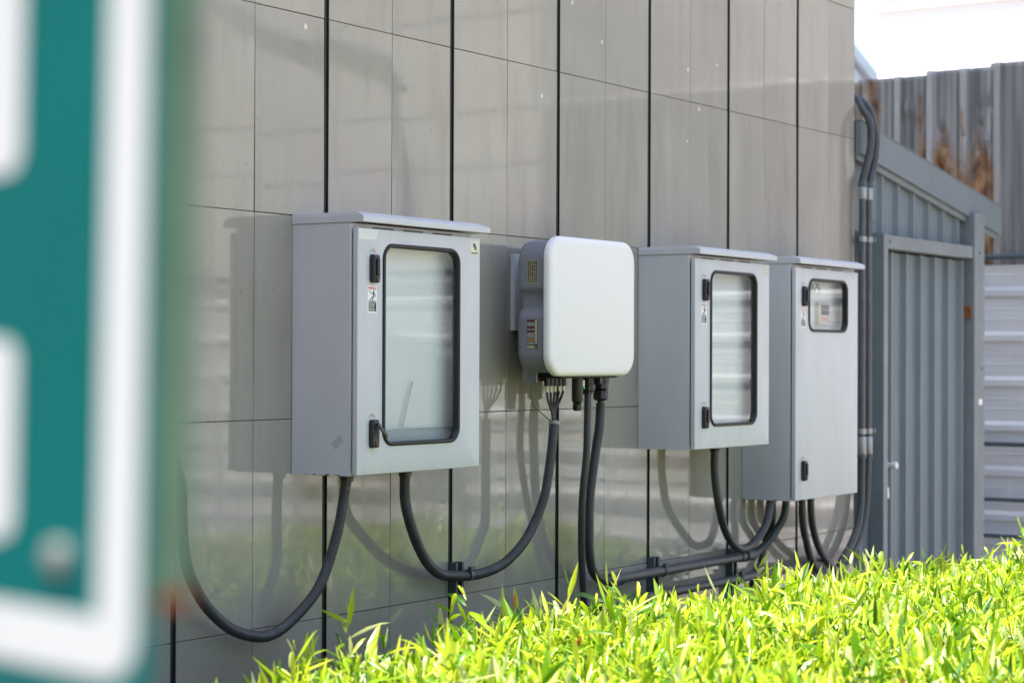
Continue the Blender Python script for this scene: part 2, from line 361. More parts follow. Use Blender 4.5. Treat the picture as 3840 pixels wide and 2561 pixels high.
# end return of tiles on the +x face
bm = bmesh.new()
for z0, z1 in zip(rows, rows[1:]):
    for k in range(6): box(bm, XE-.0135, XE-.0005, .014+k*.6, .012+(k+1)*.6, z0+.001, z1-.001)
o = obj('end_tile_facing', bm, M['tile'], wall)
at = o.data.attributes.new('tone', 'FLOAT', 'POINT'); at.data.foreach_set('value', [1.0]*len(o.data.vertices))
for k in range(-15, 6):
    x = GX0+k*GW
    bm = bmesh.new(); box(bm, x-GG/2+.001, x+GG/2-.001, .004, .0115, 0, WT-.03)
    box(bm, x-GG/2+.001, x-GG/2+.004, -.001, .0039, 0, WT-.03); box(bm, x+GG/2-.004, x+GG/2-.001, -.001, .0039, 0, WT-.03)
    obj('groove_channel', bm, M['channel'], wall)
bm = bmesh.new(); box(bm, -5.5, XE+.03, -.03, 3.62, WT+.001, WT+.06, .004); obj('coping', bm, M['shed_frame'], wall)

# ------------------------------------------------------------------ electrical cabinets
def cabinet(x0, zb, win_b, label):
    t = thing('electrical_cabinet', label, 'cabinet', (x0, 0, zb), 'grey electrical cabinets on the tiled wall')
    zt = 1.887-zb; W = .62; wb = win_b-zb; wt = 1.833-zb
    # body: open-fronted shell with rounded front corners
    bm = bmesh.new()
    box(bm, 0, .0022, -.2155, -.0025, 0, zt); box(bm, W-.012, W-.0098, -.2155, -.0025, 0, zt)
    box(bm, .0024, W-.0122, -.2155, -.0025, 0, .0022); box(bm, .0024, W-.0122, -.2155, -.0025, zt-.0022, zt)
    rr_loft(bm, (W-.0098)/2, zt/2, W-.0098, zt, .001, [(0, -.2157), (0, -.2170), (-.0012, -.2195), (-.005, -.2212), (-.022, -.2212), (-.022, -.2190)], close=True, n=2)
    obj('body', bm, M['cabinet'], t, smooth=True)
    bm = bmesh.new(); box(bm, .003, W-.013, -.185, -.181, .003, zt-.003); obj('back_plate', bm, M['cabinet_in'], t)
    bm = bmesh.new()
    rr_loft(bm, W/2-.004, zt/2-.006, W-.040, zt-.045, .004, [(0, -.2215), (.010, -.2215), (.010, -.2284), (0, -.2284)], close=True, n=2)
    obj('door_seal', bm, M['dark_gap'], t)
    # rain hood
    bm = bmesh.new()
    hl, hr = -.003, W+.025
    def ring(xa, xb, ya, yb, z): return [bm.verts.new(v) for v in ((xa,ya,z),(xb,ya,z),(xb,yb,z),(xa,yb,z))]
    h0 = zt+.001
    L = [ring(hl+.01, hr-.01, -.250, -.0035, h0+.004), ring(hl+.004, hr-.004, -.264, -.0035, h0), ring(hl, hr, -.268, -.0025, h0+.001), ring(hl, hr, -.268, -.0025, h0+.0165), ring(hl, hr-.002, -.263, -.0025, h0+.0205), ring(hl+.002, hr-.03, -.242, -.0025, h0+.0300)]
    for a, b in zip(L, L[1:]):
        for k in range(4): bm.faces.new((a[k], a[(k+1)%4], b[(k+1)%4], b[k]))
    bm.faces.new(L[0]); bm.faces.new(L[-1]); bmesh.ops.recalc_face_normals(bm, faces=bm.faces)
    obj('rain_hood', bm, M['cabinet'], t)
    for k in range(3): obj('vent_slot', B(.10+k*.15, .20+k*.15, -.2225, -.2213, zt-.0135, zt-.0085), M['dark_gap'], t)
    # door
    dz0, dz1 = .003, 1.8725-zb
    wx0, wx1 = .117, .510
    door = bmesh.new()
    cx, cz, w, h = (wx0+wx1)/2, (wb+wt)/2, wx1-wx0, wt-wb
    ox, oz, ow, oh = W/2, (dz0+dz1)/2, W, dz1-dz0
    N = 8
    def loop(cx_, cz_, w_, h_, r_, y): return [door.verts.new((cx_+a, y, cz_+b)) for a, b in rr(w_, h_, r_, N)]
    Ls = [loop(ox, oz, ow, oh, .003, -.2288), loop(ox, oz, ow, oh, .003, -.2440), loop(ox, oz, ow-.0022, oh-.0022, .003, -.2456), loop(ox, oz, ow-.006, oh-.006, .003, -.2462),
          loop(cx, cz, w-.008, h-.008, .045, -.2462), loop(cx, cz, w-.008, h-.008, .045, -.2440), loop(ox, oz, ow-.006, oh-.006, .003, -.2440), loop(ox, oz, ow-.005, oh-.005, .003, -.2288)]
    n = len(Ls[0])
    for a, b in zip(Ls, Ls[1:]+Ls[:1]):
        for k in range(n): door.faces.new((a[k], a[(k+1)%n], b[(k+1)%n], b[k]))
    bmesh.ops.recalc_face_normals(door, faces=door.faces)
    dr = obj('door', door, M['cabinet'], t, smooth=True, split=30)
    bm = bmesh.new()
    rr_loft(bm, cx, cz, w, h, .048, [(0, -.2464), (-.0015, -.2505), (-.005, -.2525), (-.010, -.2515), (-.0125, -.2480), (-.0125, -.2340), (-.004, -.2340), (-.0045, -.2463)], close=True, n=10)
    obj('window_gasket', bm, M['rubber'], dr, smooth=True, split=60)
    bm = bmesh.new()
    bm.faces.new([bm.verts.new((cx+a, -.2385, cz+b)) for a, b in rr(w-.018, h-.018, .040, 10)])
    for v in bm.faces: 
        if v.normal.y > 0: v.normal_flip()
    obj('window_glass', bm, M['glass'], dr)
    for z in (dz0+.12, dz1-.12): obj('hinge', B(W-.022, W-.014, -.2284, -.2213, z-.03, z+.03), M['dark_gap'], t)
    # handles
    def handle(z, open_=False):
        bm = bmesh.new()
        pr = [(-.0325+.0165, 0)]
        # slightly barrel-shaped plate
        out = []
        for fy, gw in ((-.2464, 0), (-.2600, -.0004), (-.2630, -.0030)):
            Lp = []
            for (a, b) in ((-.0125,-.041),(.0125,-.041),(.0165,-.030),(.0165,.030),(.0125,.041),(-.0125,.041),(-.0165,.030),(-.0165,-.030)):
                s = 1+gw/.0165; Lp.append(bm.verts.new((.0705+a*s, fy, z+b*(1+gw/.041))))
            out.append(Lp)
        for a, b in zip(out, out[1:]):
            for k in range(8): bm.faces.new((a[k], a[(k+1)%8], b[(k+1)%8], b[k]))
        bm.faces.new(out[0]); bm.faces.new(out[-1]); bmesh.ops.recalc_face_normals(bm, faces=bm.faces)
        box(bm, .064, .080, -.2655, -.2632, z-.0375, z-.0215, .0012)
        h_ = obj('door_handle', bm, M['handle'], t, smooth=True, split=25)
        bm = bmesh.new(); rr_loft(bm, 0, -.022, .0125, .050, .005, [(0, 0), (0, -.004), (-.0015, -.0055)], n=4)
        if open_: bm.transform(Matrix.Translation((.0715, -.266, z+.027)) @ Matrix.Rotation(R(-24), 4, 'X') @ Matrix.Rotation(R(-27), 4, 'Y'))
        else: bm.transform(Matrix.Translation((.0725, -.2632, z+.027)))
        obj('lever', bm, M['lever'] if open_ else M['handle'], h_, smooth=True)
        # on/off arc
        for m_, a0, a1 in ((M['green_label'], 100, 155), (M['red_label'], 25, 88)):
            bm = bmesh.new(); o_, i_ = [], []
            for k in range(9):
                a = R(a0+(a1-a0)*k/8); o_.append((.0685+.0165*math.cos(a), z+.0430+.0145*math.sin(a))); i_.append((.0685+.0125*math.cos(a), z+.0430+.0085*math.sin(a)))
            poly(bm, o_+i_[::-1], -.2464, -.2467)
            ar = obj('position_sticker', bm, m_, t)
            bm = bmesh.new(); am = (a0+a1)/2
            for k in range(4):
                a = R(am-15+10*k); p = (.0685+.0146*math.cos(a), z+.0430+.0116*math.sin(a)); box(bm, p[0]-.0010, p[0]+.0006, -.24695, -.24675, p[1]-.0011, p[1]+.0011)
            obj('lettering', bm, M['white_label'], ar)
    handle(1.7555-zb); handle(1.2765-zb if zb > 1 else 1.0375-zb, zb > 1 and x0 < 5)
    # danger sticker
    z1, z0 = 1.7065-zb, 1.6265-zb; xl, xr = .0455, .0905
    bm = bmesh.new(); box(bm, xl, xr, -.2467, -.2464, z0, z1); st = obj('warning_sticker', bm, M['white_label'], t)
    bm = bmesh.new(); box(bm, xl+.004, xr-.004, -.2470, -.2468, z1-.0115, z1-.0040); obj('red_header', bm, M['red_label'], st)
    text('danger_lettering', 'DANGER', .0072, M['white_label'], st, (xl+.0265, -.2472, z1-.0078), width=.0265, bold=.0001)
    bm = bmesh.new(); poly(bm, [(xl+.0055, z1-.0108), (xl+.0115, z1-.0108), (xl+.0085, z1-.0050)], -.2472, -.2474); obj('warning_triangle', bm, M['white_label'], st)
    bm = bmesh.new()
    def limb(a, b, wd):
        a, b = Vector(a), Vector(b); d = (b-a).normalized(); n_ = Vector((-d.y, d.x))*wd/2
        poly(bm, [tuple(a+n_), tuple(a-n_), tuple(b-n_), tuple(b+n_)], -.2468, -.2471)
    fx, fz = xl+.028, z1-.019
    poly(bm, [(fx+.0005+.0027*math.cos(R(k*36)), fz+.0022+.0034*math.sin(R(k*36))) for k in range(10)], -.2468, -.2471)
    limb((fx+.0005, fz-.001), (fx-.0005, fz-.0130), .0050); limb((fx, fz-.003), (fx-.0140, fz-.0035), .0022)
    limb((fx+.002, fz-.002), (fx+.0110, fz-.0135), .0024); limb((fx-.0005, fz-.0115), (fx-.0175, fz-.0235), .0027); limb((fx, fz-.012), (fx-.0065, fz-.0255), .0029)
    limb((xl+.004, z1-.014), (xl+.007, z1-.0185), .0010); limb((xl+.007, z1-.0185), (xl+.012, z1-.0165), .0010); limb((xl+.012, z1-.0165), (xl+.0145, z1-.0205), .0012)
    obj('falling_figure', bm, M['black_label'], st)
    bm = bmesh.new(); box(bm, xl+.005, xr-.004, -.2470, -.2468, z0+.005, z0+.0355); blk = obj('text_block', bm, M['black_label'], st)
    for k, (s, wd) in enumerate((('Hazardous Voltage', .033), ('Will shock, burn', .028), ('or cause death', .026), ('Do not touch', .022), ('until the power', .027), ('is disconnected', .027))):
        tx = text('warning_lettering', s, .0046, M['white_label'], st, (xl+.0062, -.2472, z0+.0325-k*.0049), align='LEFT', bold=.0001)
        xs = [v.co.x for v in tx.data.vertices]; q = wd/(max(xs)-min(xs))
        for v in tx.data.vertices: v.co.x *= q
    return t
cab1 = cabinet(4.530, 1.155, 1.237, 'nearest grey steel cabinet, a logo sticker at its glass door corner and one lever lifted')
cab2 = cabinet(6.567, 1.155, 1.239, 'grey steel cabinet with tall glass door between white inverter and the long cabinet')
cab3 = cabinet(7.431, .915, 1.609, 'tallest hanging grey cabinet, small square window at top of its door')

# cabinet 1 extras
bm = bmesh.new(); box(bm, .566, .614, -.2468, -.2464, .665, .707); lg = obj('logo_sticker', bm, M['cream_label'], cab1)
bm = bmesh.new(); poly(bm, [(.581,.702),(.581,.689),(.595,.683),(.595,.697)], -.2469, -.2471); obj('emblem', bm, M['blue_print'], lg)
bm = bmesh.new(); poly(bm, [(.587,.687),(.587,.682),(.600,.676),(.600,.691)], -.2469, -.2470)
poly(bm, [(.595,.6835),(.600,.691),(.600,.6755),(.587,.6815),(.587,.6865)], -.24711, -.24715); obj('emblem', bm, M['leaf_print'], lg)
bm = bmesh.new(); poly(bm, [(.587,.6947),(.587,.6864),(.595,.6830),(.595,.6915)], -.24716, -.2473); obj('emblem', bm, M['teal_print'], lg)
text('maker_lettering', 'Sangchai', .0088, M['black_label'], lg, (.590, -.2471, .6702), width=.037, bold=.0001)
bm = bmesh.new(); poly(bm, [(.002,.684),(.002,.715),(.100,.7145),(.083,.685)], -.2464, -.2466); obj('tape_strip', bm, M['tape'], cab1)
bm = bmesh.new(); t_ = bmesh.new(); box(t_, -.0004, 0, -.020, .020, -.012, .012); merge(bm, t_, Matrix.Translation((-.0002, -.174, .097)) @ Matrix.Rotation(R(-38), 4, 'X')); obj('old_tape', bm, M['tape2'], cab1)
bm = bmesh.new(); box(bm, .568, .616, -.2466, -.2464, .672, .714); obj('faded_sticker', bm, M['beige_tape'], cab2)
obj('inner_plate', B(.19, .575, -.196, -.190, .06, .128), mat('pale_teal_plate', (.38,.45,.47), .4), cab1)
obj('stay_rod', T([(.285, -.198, .135), (.335, -.198, .27)], .0035, 8), M['whiteish'], cab1)
# rust line along the bottom of cabinet 1 and 3
for cb in (cab1, cab3):
    for k in range(6):
        y = -random.uniform(.01, .2); obj('rust_mark', B(-.0006, -.0002, y, y+random.uniform(.004, .016), .0, random.uniform(.002, .004)), M['rust'], cb)

# glands below the cabinets
def gland(parent, x, y, z, r=.0215, h=.022):
    bm = bmesh.new(); lathe(bm, (x, y, z), [(r*.8, 0), (r, -.002), (r, -h*.55), (r*.93, -h*.6), (r*.93, -h), (r*.7, -h-.001)], n=12)
    obj('cable_gland', bm, M['handle'], parent, smooth=True)
gland(cab1, 4.63-4.53, -.13, 0); gland(cab1, 4.931-4.53, -.12, 0)
gland(cab2, 6.966-6.567, -.12, 0)
for x in (7.437, 7.608, 7.579): gland(cab3, x-7.431+(.03 if x == 7.437 else 0), -.12 if x != 7.579 else -.07, 0, .019, .016)
for x in (7.76, 7.848): gland(cab3, x-7.431, -.12, 0, .019, .012)

# meter and breakers seen through the small window of cabinet 3
mt = thing('power_meter', 'cream digital meter with grey screen and four pink buttons inside the tallest cabinet', 'meter', (7.742, -.200, 1.642))
bm = bmesh.new(); rr_loft(bm, .0545, .047, .109, .094, .004, [(0, .015), (0, -.003), (-.003, -.006)], n=3); obj('casing', bm, M['cream_label'], mt, smooth=True)
bm = bmesh.new(); box(bm, .020, .098, -.0072, -.0062, .041, .084); obj('screen', bm, mat('meter_screen', (.07,.085,.09), .2), mt)
bm = bmesh.new(); box(bm, .018, .100, -.0070, -.0062, .018, .032); kp = obj('keypad', bm, M['tape2'], mt)
for k in range(4):
    bm = bmesh.new(); box(bm, .022+k*.0195, .036+k*.0195, -.0086, -.0071, .0195, .0305, .0006); obj('button', bm, mat('pink_button', (.70,.30,.25), .5), kp)
for k, x in enumerate((7.690, 7.740)):
    t = thing('selector_switch', ('left' if k == 0 else 'right')+' one of two pale round switches behind small window of tallest cabinet', 'switch', (x+.02, -.192, 1.785))
    bm = bmesh.new(); lathe(bm, (0, 0, 0), [(.014, 0), (.014, -.012), (.011, -.018)], 'y', 18); obj('knob', bm, M['white_label'], t, smooth=True)
    bm = bmesh.new(); box(bm, -.010, .010, -.010, 0, .015, .030, .002); obj('base', bm, M['white_label'], t)

# ------------------------------------------------------------------ inverter
inv = thing('solar_inverter', 'white fronted inverter box with grey rounded sides hanging between two cabinets', 'inverter', (5.537, 0, 1.437))
W, H = .561, .467
bm = bmesh.new()
rr_loft(bm, W/2, H/2, W, H, .075, [(-.012, -.232), (-.002, -.2335), (0, -.238), (0, -.250), (-.003, -.2565), (-.010, -.2605), (-.022, -.2622)], n=14)
obj('front_cover', bm, M['inv_white'], inv, smooth=True, split=60)
# grey body with waist
bm = bmesh.new(); ys = [-.120, -.128, -.145, -.20, -.2318]; gr = [-.022, -.013, -.010, -.010, -.012]
loops = []
for y, g in zip(ys, gr):
    L = []
    for a, b in rr(W+2*g-.004, H+2*g-.004, .070, 12):
        L.append((a, b))
    # subdivide the straight sides and press a recess into them
    out = []
    for k in range(len(L)):
        p, q = L[k], L[(k+1) % len(L)]; out.append(p)
        if abs(p[0]-q[0]) < 1e-4 and abs(p[1]-q[1]) > .1:
            for j in range(1, 40): u = j/40; out.append((p[0], p[1]+(q[1]-p[1])*u))
    res = []
    for a, b in out:
        if abs(a) > .2:
            zz = b+H/2; d = 0
            s = lambda v: max(0, min(1, v)); sm = lambda v: v*v*(3-2*v)
            d = .020*sm(s((.292-zz)/.018))*sm(s((zz-.195)/.035))
            a = a-math.copysign(d, a)
        res.append(bm.verts.new((W/2+a, y, H/2+b)))
    loops.append(res)
n = len(loops[0])
for a, b in zip(loops, loops[1:]):
    for k in range(n): bm.faces.new((a[k], a[(k+1)%n], b[(k+1)%n], b[k]))
bm.faces.new(loops[0]); bm.faces.new(loops[-1]); bmesh.ops.recalc_face_normals(bm, faces=bm.faces)
body = obj('casing', bm, M['inv_grey'], inv, smooth=True, split=50)
bm = bmesh.new(); 
for k in range(9, 24): box(bm, .05+k*.0195, .054+k*.0195, -.1195, -.045, .05, H-.05)
box(bm, .22, W-.045, -.1195, -.108, .045, H-.045)
obj('heat_sink', bm, M['inv_grey'], inv)
obj('connection_tray', B(.165, .54, -.20, -.05, -.008, .012, .003), M['dark_gap'], inv)
obj('side_foot', B(.082, .089, -.155, -.10, -.022, .050), M['inv_grey'], inv); obj('underside_shield', B(.0895, .20, -.112, -.106, -.018, .05), M['dark_gap'], inv)
# rating plates
xs = -.0004+.0126
def sideplate(name, z0, z1, y0, y1, m_): 
    bm = bmesh.new(); box(bm, xs-.0012, xs-.0008, y0, y1, z0, z1); return obj(name, bm, m_, inv)
rp = sideplate('rating_plate', .307, .387, -.205, -.163, mat('rating_plate_foil', (.36,.34,.20), .4, .2))
bm = bmesh.new()
for j in range(5):
    z = .311
    while z < .382:
        l = random.uniform(.002, .008); box(bm, xs-.0016, xs-.00125, -.202+j*.0078, -.197+j*.0078, z, min(z+l, .384)); z += l+random.uniform(.001, .004)
obj('fine_print', bm, M['black_label'], rp)
wp = sideplate('warning_plate', .092, .188, -.205, -.163, M['black_label'])
M['maroon'] = mat('maroon_print', (.16,.015,.03), .4); M['plate_grey'] = mat('plate_grey', (.25,.25,.23), .4)
hh = [(.183,'maroon',.006),(.167,'plate_grey',.014),(.160,'maroon',.006),(.153,'plate_grey',.006),(.147,'maroon',.005),(.128,'plate_grey',.018),(.122,'plate_grey',.005),(.116,'orange',.005),(.105,'plate_grey',.010),(.093,'plate_cream',.010)]
M['plate_cream'] = mat('plate_cream', (.42,.39,.28), .4)
M['orange'] = mat('orange_print', (.62,.26,.02), .5)
bm = bmesh.new(); box(bm, xs-.0016, xs-.0013, -.2035, -.1945, .106, .187); obj('icon_column', bm, M['plate_cream'], wp)
for z, mn, dz in hh:
    bm = bmesh.new(); box(bm, xs-.0016, xs-.0013, -.193, -.1642, z, z+dz-.001); obj('notice_band', bm, M[mn], wp)
for z, mn in ((.178,'orange'),(.157,'orange'),(.137,'orange'),(.114,'blue_print'),(.097,'orange')):
    bm = bmesh.new(); t_ = bmesh.new()
    poly(t_, [(-.0035,-.003),(.0035,-.003),(0,.004)], 0, .0003); merge(bm, t_, Matrix.Translation((xs-.0017, -.199, z)) @ Matrix.Rotation(R(90), 4, 'Z')); obj('warning_icon', bm, M[mn], wp)
# bottom glands and connectors
def cyl(name, x, y, prof, m_, par=inv, n=16):
    bm = bmesh.new(); lathe(bm, (x, y, 0), prof, n=n); return obj(name, bm, m_, par, smooth=True, split=30)
for x in (5.775, 5.800, 5.826, 5.853, 5.880):
    cyl('string_connector', x-5.537-.05, -.13, [(.009, .0), (.0105, -.001), (.0105, -.033), (.008, -.035)], M['handle'])
    cyl('wire_marker', x-5.537-.05, -.13, [(.0048, -.034), (.0048, -.056)], M['cream_label'])
cyl('data_dongle', 5.905-5.537, -.14, [(.020, 0), (.020, -.085), (.016, -.095), (.013, -.098), (.016, -.100), (.016, -.117), (.013, -.122)], M['handle'])
dg = [c for c in inv.children if c.name.startswith('data_dongle')][0]
bm = bmesh.new(); box(bm, .372, .384, -.1606, -.1600, -.038, -.016); obj('white_sticker', bm, M['white_label'], dg)
bm = bmesh.new(); lathe(bm, (.381, -.1595, -.043), [(.0018, 0), (.0018, -.0016)], 'y', 8); 
gm = mat('green_led', (.0,.3,.05), .3); gm.node_tree.nodes['Principled BSDF'].inputs['Emission Color'].default_value = (0,1,.15,1); gm.node_tree.nodes['Principled BSDF'].inputs['Emission Strength'].default_value = .8
obj('status_light', bm, gm, dg)
cyl('cable_gland', 5.976-5.537, -.14, [(.022, 0), (.022, -.030), (.026, -.032), (.026, -.052), (.022, -.056), (.0215, -.066), (.012, -.067)], M['handle'], n=10)
cyl('cable_gland', 6.062-5.537, -.14, [(.032, .005), (.032, -.022), (.029, -.024), (.029, -.046), (.022, -.050), (.026, -.053), (.0275, -.056), (.0275, -.082), (.022, -.088), (.012, -.09), (.012, -.108)], M['handle'], n=10)
obj('connector_cover', B(.462, .478, -.176, -.165, -.028, .0, .002), M['lever'], inv); obj('connector_cover', B(.54, .556, -.15, -.10, -.018, .008, .002), M['lever'], inv)
# bracket on the wall behind
br = thing('mounting_bracket', 'light grey folded metal bracket on tiles behind left edge of white inverter', 'bracket', (5.69, 0, 1.592))
bm = bmesh.new(); box(bm, 0, .003, -.0165, -.0015, 0, .262); box(bm, .0032, .42, -.0185, -.0155, 0, .262, .0008); obj('folded_plate', bm, mat('pale_bracket_metal', (.58,.59,.60), .45, .1, var=.08, vscale=10), br)
for z in (.19, .24):
    bm = bmesh.new(); lathe(bm, (.035, -.0188, z), [(.004, 0), (.004, -.002), (.002, -.003)], 'y', 8); obj('screw', bm, M['steel_paint'], br)

# ------------------------------------------------------------------ hoses and conduits
def corr(r, pitch=.0066, amp=.0010): return lambda s: r+amp*math.cos(2*math.pi*s/pitch)
def hose(label, pts, r, m_=None, corrugated=False, cat='hose'):
    bm = bmesh.new(); P = spline(pts, .00165 if corrugated else .01); tube(bm, P, corr(r) if corrugated else r, 14)
    return tag(obj('flexible_hose', bm, m_ or M['conduit'], smooth=True, split=80), label, cat, 'grey hoses between the boxes')
hose('dark grey ribbed hose looping low from the nearest cabinet towards the green sign', [(4.63, -.13, 1.150), (4.622, -.13, 1.108), (4.606, -.12, 1.002), (4.584, -.10, 0.895), (4.539, -.09, 0.814), (4.468, -.07, 0.746), (4.396, -.06, 0.709), (4.321, -.06, 0.705), (4.209, -.06, 0.737), (4.101, -.07, 0.805), (4.031, -.08, 0.877), (3.991, -.09, 0.935), (3.966, -.10, 0.996), (3.938, -.12, 1.072), (3.93, -.12, 1.168), (3.93, -.06, 1.30), (3.93, .005, 1.33)], .0155, corrugated=True)
h2 = hose('dark grey ribbed hose sagging from nearest cabinet and rising to the inverter', [(4.93, -.12, 1.148), (4.931, -.12, 1.063), (4.955, -.12, 0.995), (5.025, -.1, 0.915), (5.111, -.08, 0.845), (5.208, -.06, 0.803), (5.293, -.05, 0.791), (5.376, -.05, 0.784), (5.467, -.06, 0.789), (5.56, -.07, 0.812), (5.635, -.09, 0.868), (5.690, -.1, 0.932), (5.722, -.12, 1.018), (5.738, -.13, 1.11), (5.748, -.137, 1.204), (5.754, -.14, 1.274)], .0162, corrugated=True)
bm = bmesh.new(); t_ = bmesh.new(); bmesh.ops.create_icosphere(t_, subdivisions=3, radius=.0185)
for v in t_.verts: v.co *= 1+random.uniform(-.12, .12); v.co.z *= .55
merge(bm, t_, Matrix.Translation((5.755, -.14, 1.277))); obj('sealing_foam', bm, M['foam'], h2, smooth=True)
hose('smooth grey hose hanging straight down from left gland of the inverter', [(5.976, -.14, 1.375), (5.974, -.14, 1.287), (5.968, -.14, 1.164), (5.975, -.12, 1.016), (6.001, -.1, 0.868), (6.043, -.08, 0.715), (6.10, -.06, 0.597), (6.2, -.055, .54)], .0128)
hose('ribbed grey hose curving from right gland of the inverter to the upper pipe', [(6.063, -.14, 1.338), (6.054, -.14, 1.254), (6.044, -.13, 1.16), (6.034, -.115, 1.013), (6.053, -.10, 0.863), (6.085, -.085, 0.786), (6.134, -.07, 0.728), (6.212, -.06, 0.694), (6.31, -.055, 0.686)], .0165, corrugated=True)
hose('grey hose joining right end of upper pipe to the tallest cabinet', [(7.39, -.055, .686), (7.42, -.055, 0.689), (7.472, -.06, 0.701), (7.529, -.08, 0.737), (7.566, -.1, 0.788), (7.588, -.12, 0.84), (7.608, -.12, 0.91)], .0165)
hose('grey hose hanging in a loop between the two right cabinets', [(6.967, -.12, 1.15), (6.964, -.12, 1.076), (6.976, -.12, 1.002), (7.003, -.12, 0.918), (7.058, -.11, 0.84), (7.132, -.1, 0.776), (7.196, -.1, 0.739), (7.26, -.1, 0.729), (7.335, -.1, 0.742), (7.391, -.11, 0.779), (7.43, -.12, 0.833), (7.455, -.12, 0.91)], .0162)
hose('grey hose dropping behind the upper pipe from the tallest cabinet', [(7.579, -.07, 0.91), (7.579, -.07, 0.812), (7.60, -.03, 0.729), (7.585, -.022, 0.668), (7.533, -.025, 0.60), (7.45, -.04, .56)], .0145)
hose('left of two grey hoses bending into leaves under the right half of tallest cabinet', [(7.76, -.12, 0.91), (7.77, -.12, 0.801), (7.847, -.1, 0.714), (7.936, -.08, 0.634), (8.065, -.06, 0.558), (8.2, -.05, .52)], .0158)
hose('right of two grey hoses bending into leaves under the right half of tallest cabinet', [(7.845, -.12, 0.91), (7.86, -.12, 0.804), (7.95, -.1, 0.707), (8.065, -.08, 0.633), (8.219, -.06, 0.563), (8.35, -.05, .53)], .0158)
for k, x in enumerate((5.775, 5.800, 5.826, 5.853, 5.880)):
    x -= .05
    tag(obj('black_cable', T(spline([(x, -.13, 1.437-.052), (x+(5.735-x)*.25, -.132, 1.355), (5.752+(k-2)*.0035, -.138, 1.31), (5.755+(k-2)*.004, -.14, 1.27)], .01), .0042, 10), M['cable'], smooth=True),
        ('leftmost','second from left','middle','second from right','rightmost')[k]+' of five thin black cables entering the ribbed hose below inverter', 'cable', 'black cables under the inverter')
tag(obj('ground_wire', T(spline([(5.605, -.14, 1.425), (5.609, -.14, 1.40), (5.612, -.14, 1.373), (5.628, -.14, 1.336), (5.68, -.14, 1.309), (5.745, -.14, 1.278)], .008), .0022, 8), M['wire'], smooth=True), 'thin green wire from left underside of inverter into the ribbed hose', 'wire')

# rigid pipes
def pipe(label, a, b, r, loc_note=None, coup=()):
    t = thing('metal_pipe', label, 'pipe', a, 'painted metal pipes')
    a_, b_ = Vector(a), Vector(b); d = (b_-a_)
    obj('tube', T([d*k/12 for k in range(13)], r, 18), M['steel_pipe'], t, smooth=True)
    for u in coup:
        c = d*u; dd = d.normalized()
        bm = bmesh.new(); tube(bm, [c-dd*.036, c-dd*.028, c-dd*.0279, c+dd*.0279, c+dd*.028, c+dd*.036], lambda s: r*1.35 if (s < .0075 or s > .064) else r*1.18, 16)
        obj('coupling', bm, M['steel_paint'], t, smooth=True, split=30)
    return t
pipe('upper horizontal painted pipe crossing grooves low on the tiled wall', (6.285, -.055, .686), (7.41, -.055, .688), .0182, coup=(.02, .985))
pipe('lower horizontal pipe half hidden in the leaves under upper pipe', (6.20, -.05, .597), (8.2, -.05, .601), .0172)
def riser(x, label, toppts, botpts):
    t = thing('riser_pipe', label, 'pipe', (x, -.05, 1.09), 'pair of upright pipes at wall end')
    obj('tube', T([(0, 0, z) for z in (-.02, .2, .4, .6, .8, 1.0, 1.2)], .0165, 16), M['steel_pipe'], t, smooth=True)
    for z0, z1 in ((-.03, .05), (1.145, 1.20)):
        bm = bmesh.new(); lathe(bm, (0, 0, 0), [(.0195, z0), (.0205, z0+.002), (.0205, z1-.002), (.0195, z1)], n=16); obj('coupling', bm, M['galv'], t, smooth=True, split=30)
    for z0, z1 in ((-.05, -.03), (1.20, 1.225)):
        bm = bmesh.new(); lathe(bm, (0, 0, 0), [(.022, z0), (.023, z0+.002), (.023, z1-.002), (.021, z1)], n=8); obj('lock_nut', bm, M['steel_paint'], t)
    for pp in (toppts, botpts):
        obj('hose', T(spline([(a-x, b+.05, c-1.09) for a, b, c in pp], .01), .0175, 14), M['conduit'], t, smooth=True)
    return t
riser(8.546, 'left upright pipe of the pair beside end of tiled wall', [(8.66, .22, 2.80), (8.665, .1, 2.762), (8.645, .03, 2.715), (8.61, -.02, 2.659), (8.60, -.06, 2.599), (8.595, -.07, 2.529), (8.585, -.07, 2.466), (8.57, -.06, 2.394), (8.554, -.05, 2.331), (8.546, -.05, 2.295)],
      [(8.546, -.05, 1.06), (8.541, -.05, 0.947), (8.524, -.055, 0.826), (8.475, -.06, 0.728), (8.402, -.06, 0.653), (8.306, -.06, 0.59), (8.22, -.06, .50), (8.17, -.06, .36)])
riser(8.618, 'right upright pipe of the pair, against the grey shed', [(8.72, .22, 2.79), (8.72, .1, 2.75), (8.715, .03, 2.713), (8.71, -.01, 2.668), (8.725, -.025, 2.616), (8.735, -.035, 2.546), (8.728, -.035, 2.465), (8.70, -.035, 2.383), (8.645, -.045, 2.33), (8.618, -.05, 2.295)],
      [(8.618, -.05, 1.06), (8.609, -.05, 0.944), (8.594, -.05, 0.812), (8.55, -.05, 0.713), (8.476, -.05, 0.637), (8.378, -.05, 0.574), (8.29, -.05, .49), (8.24, -.05, .35)])
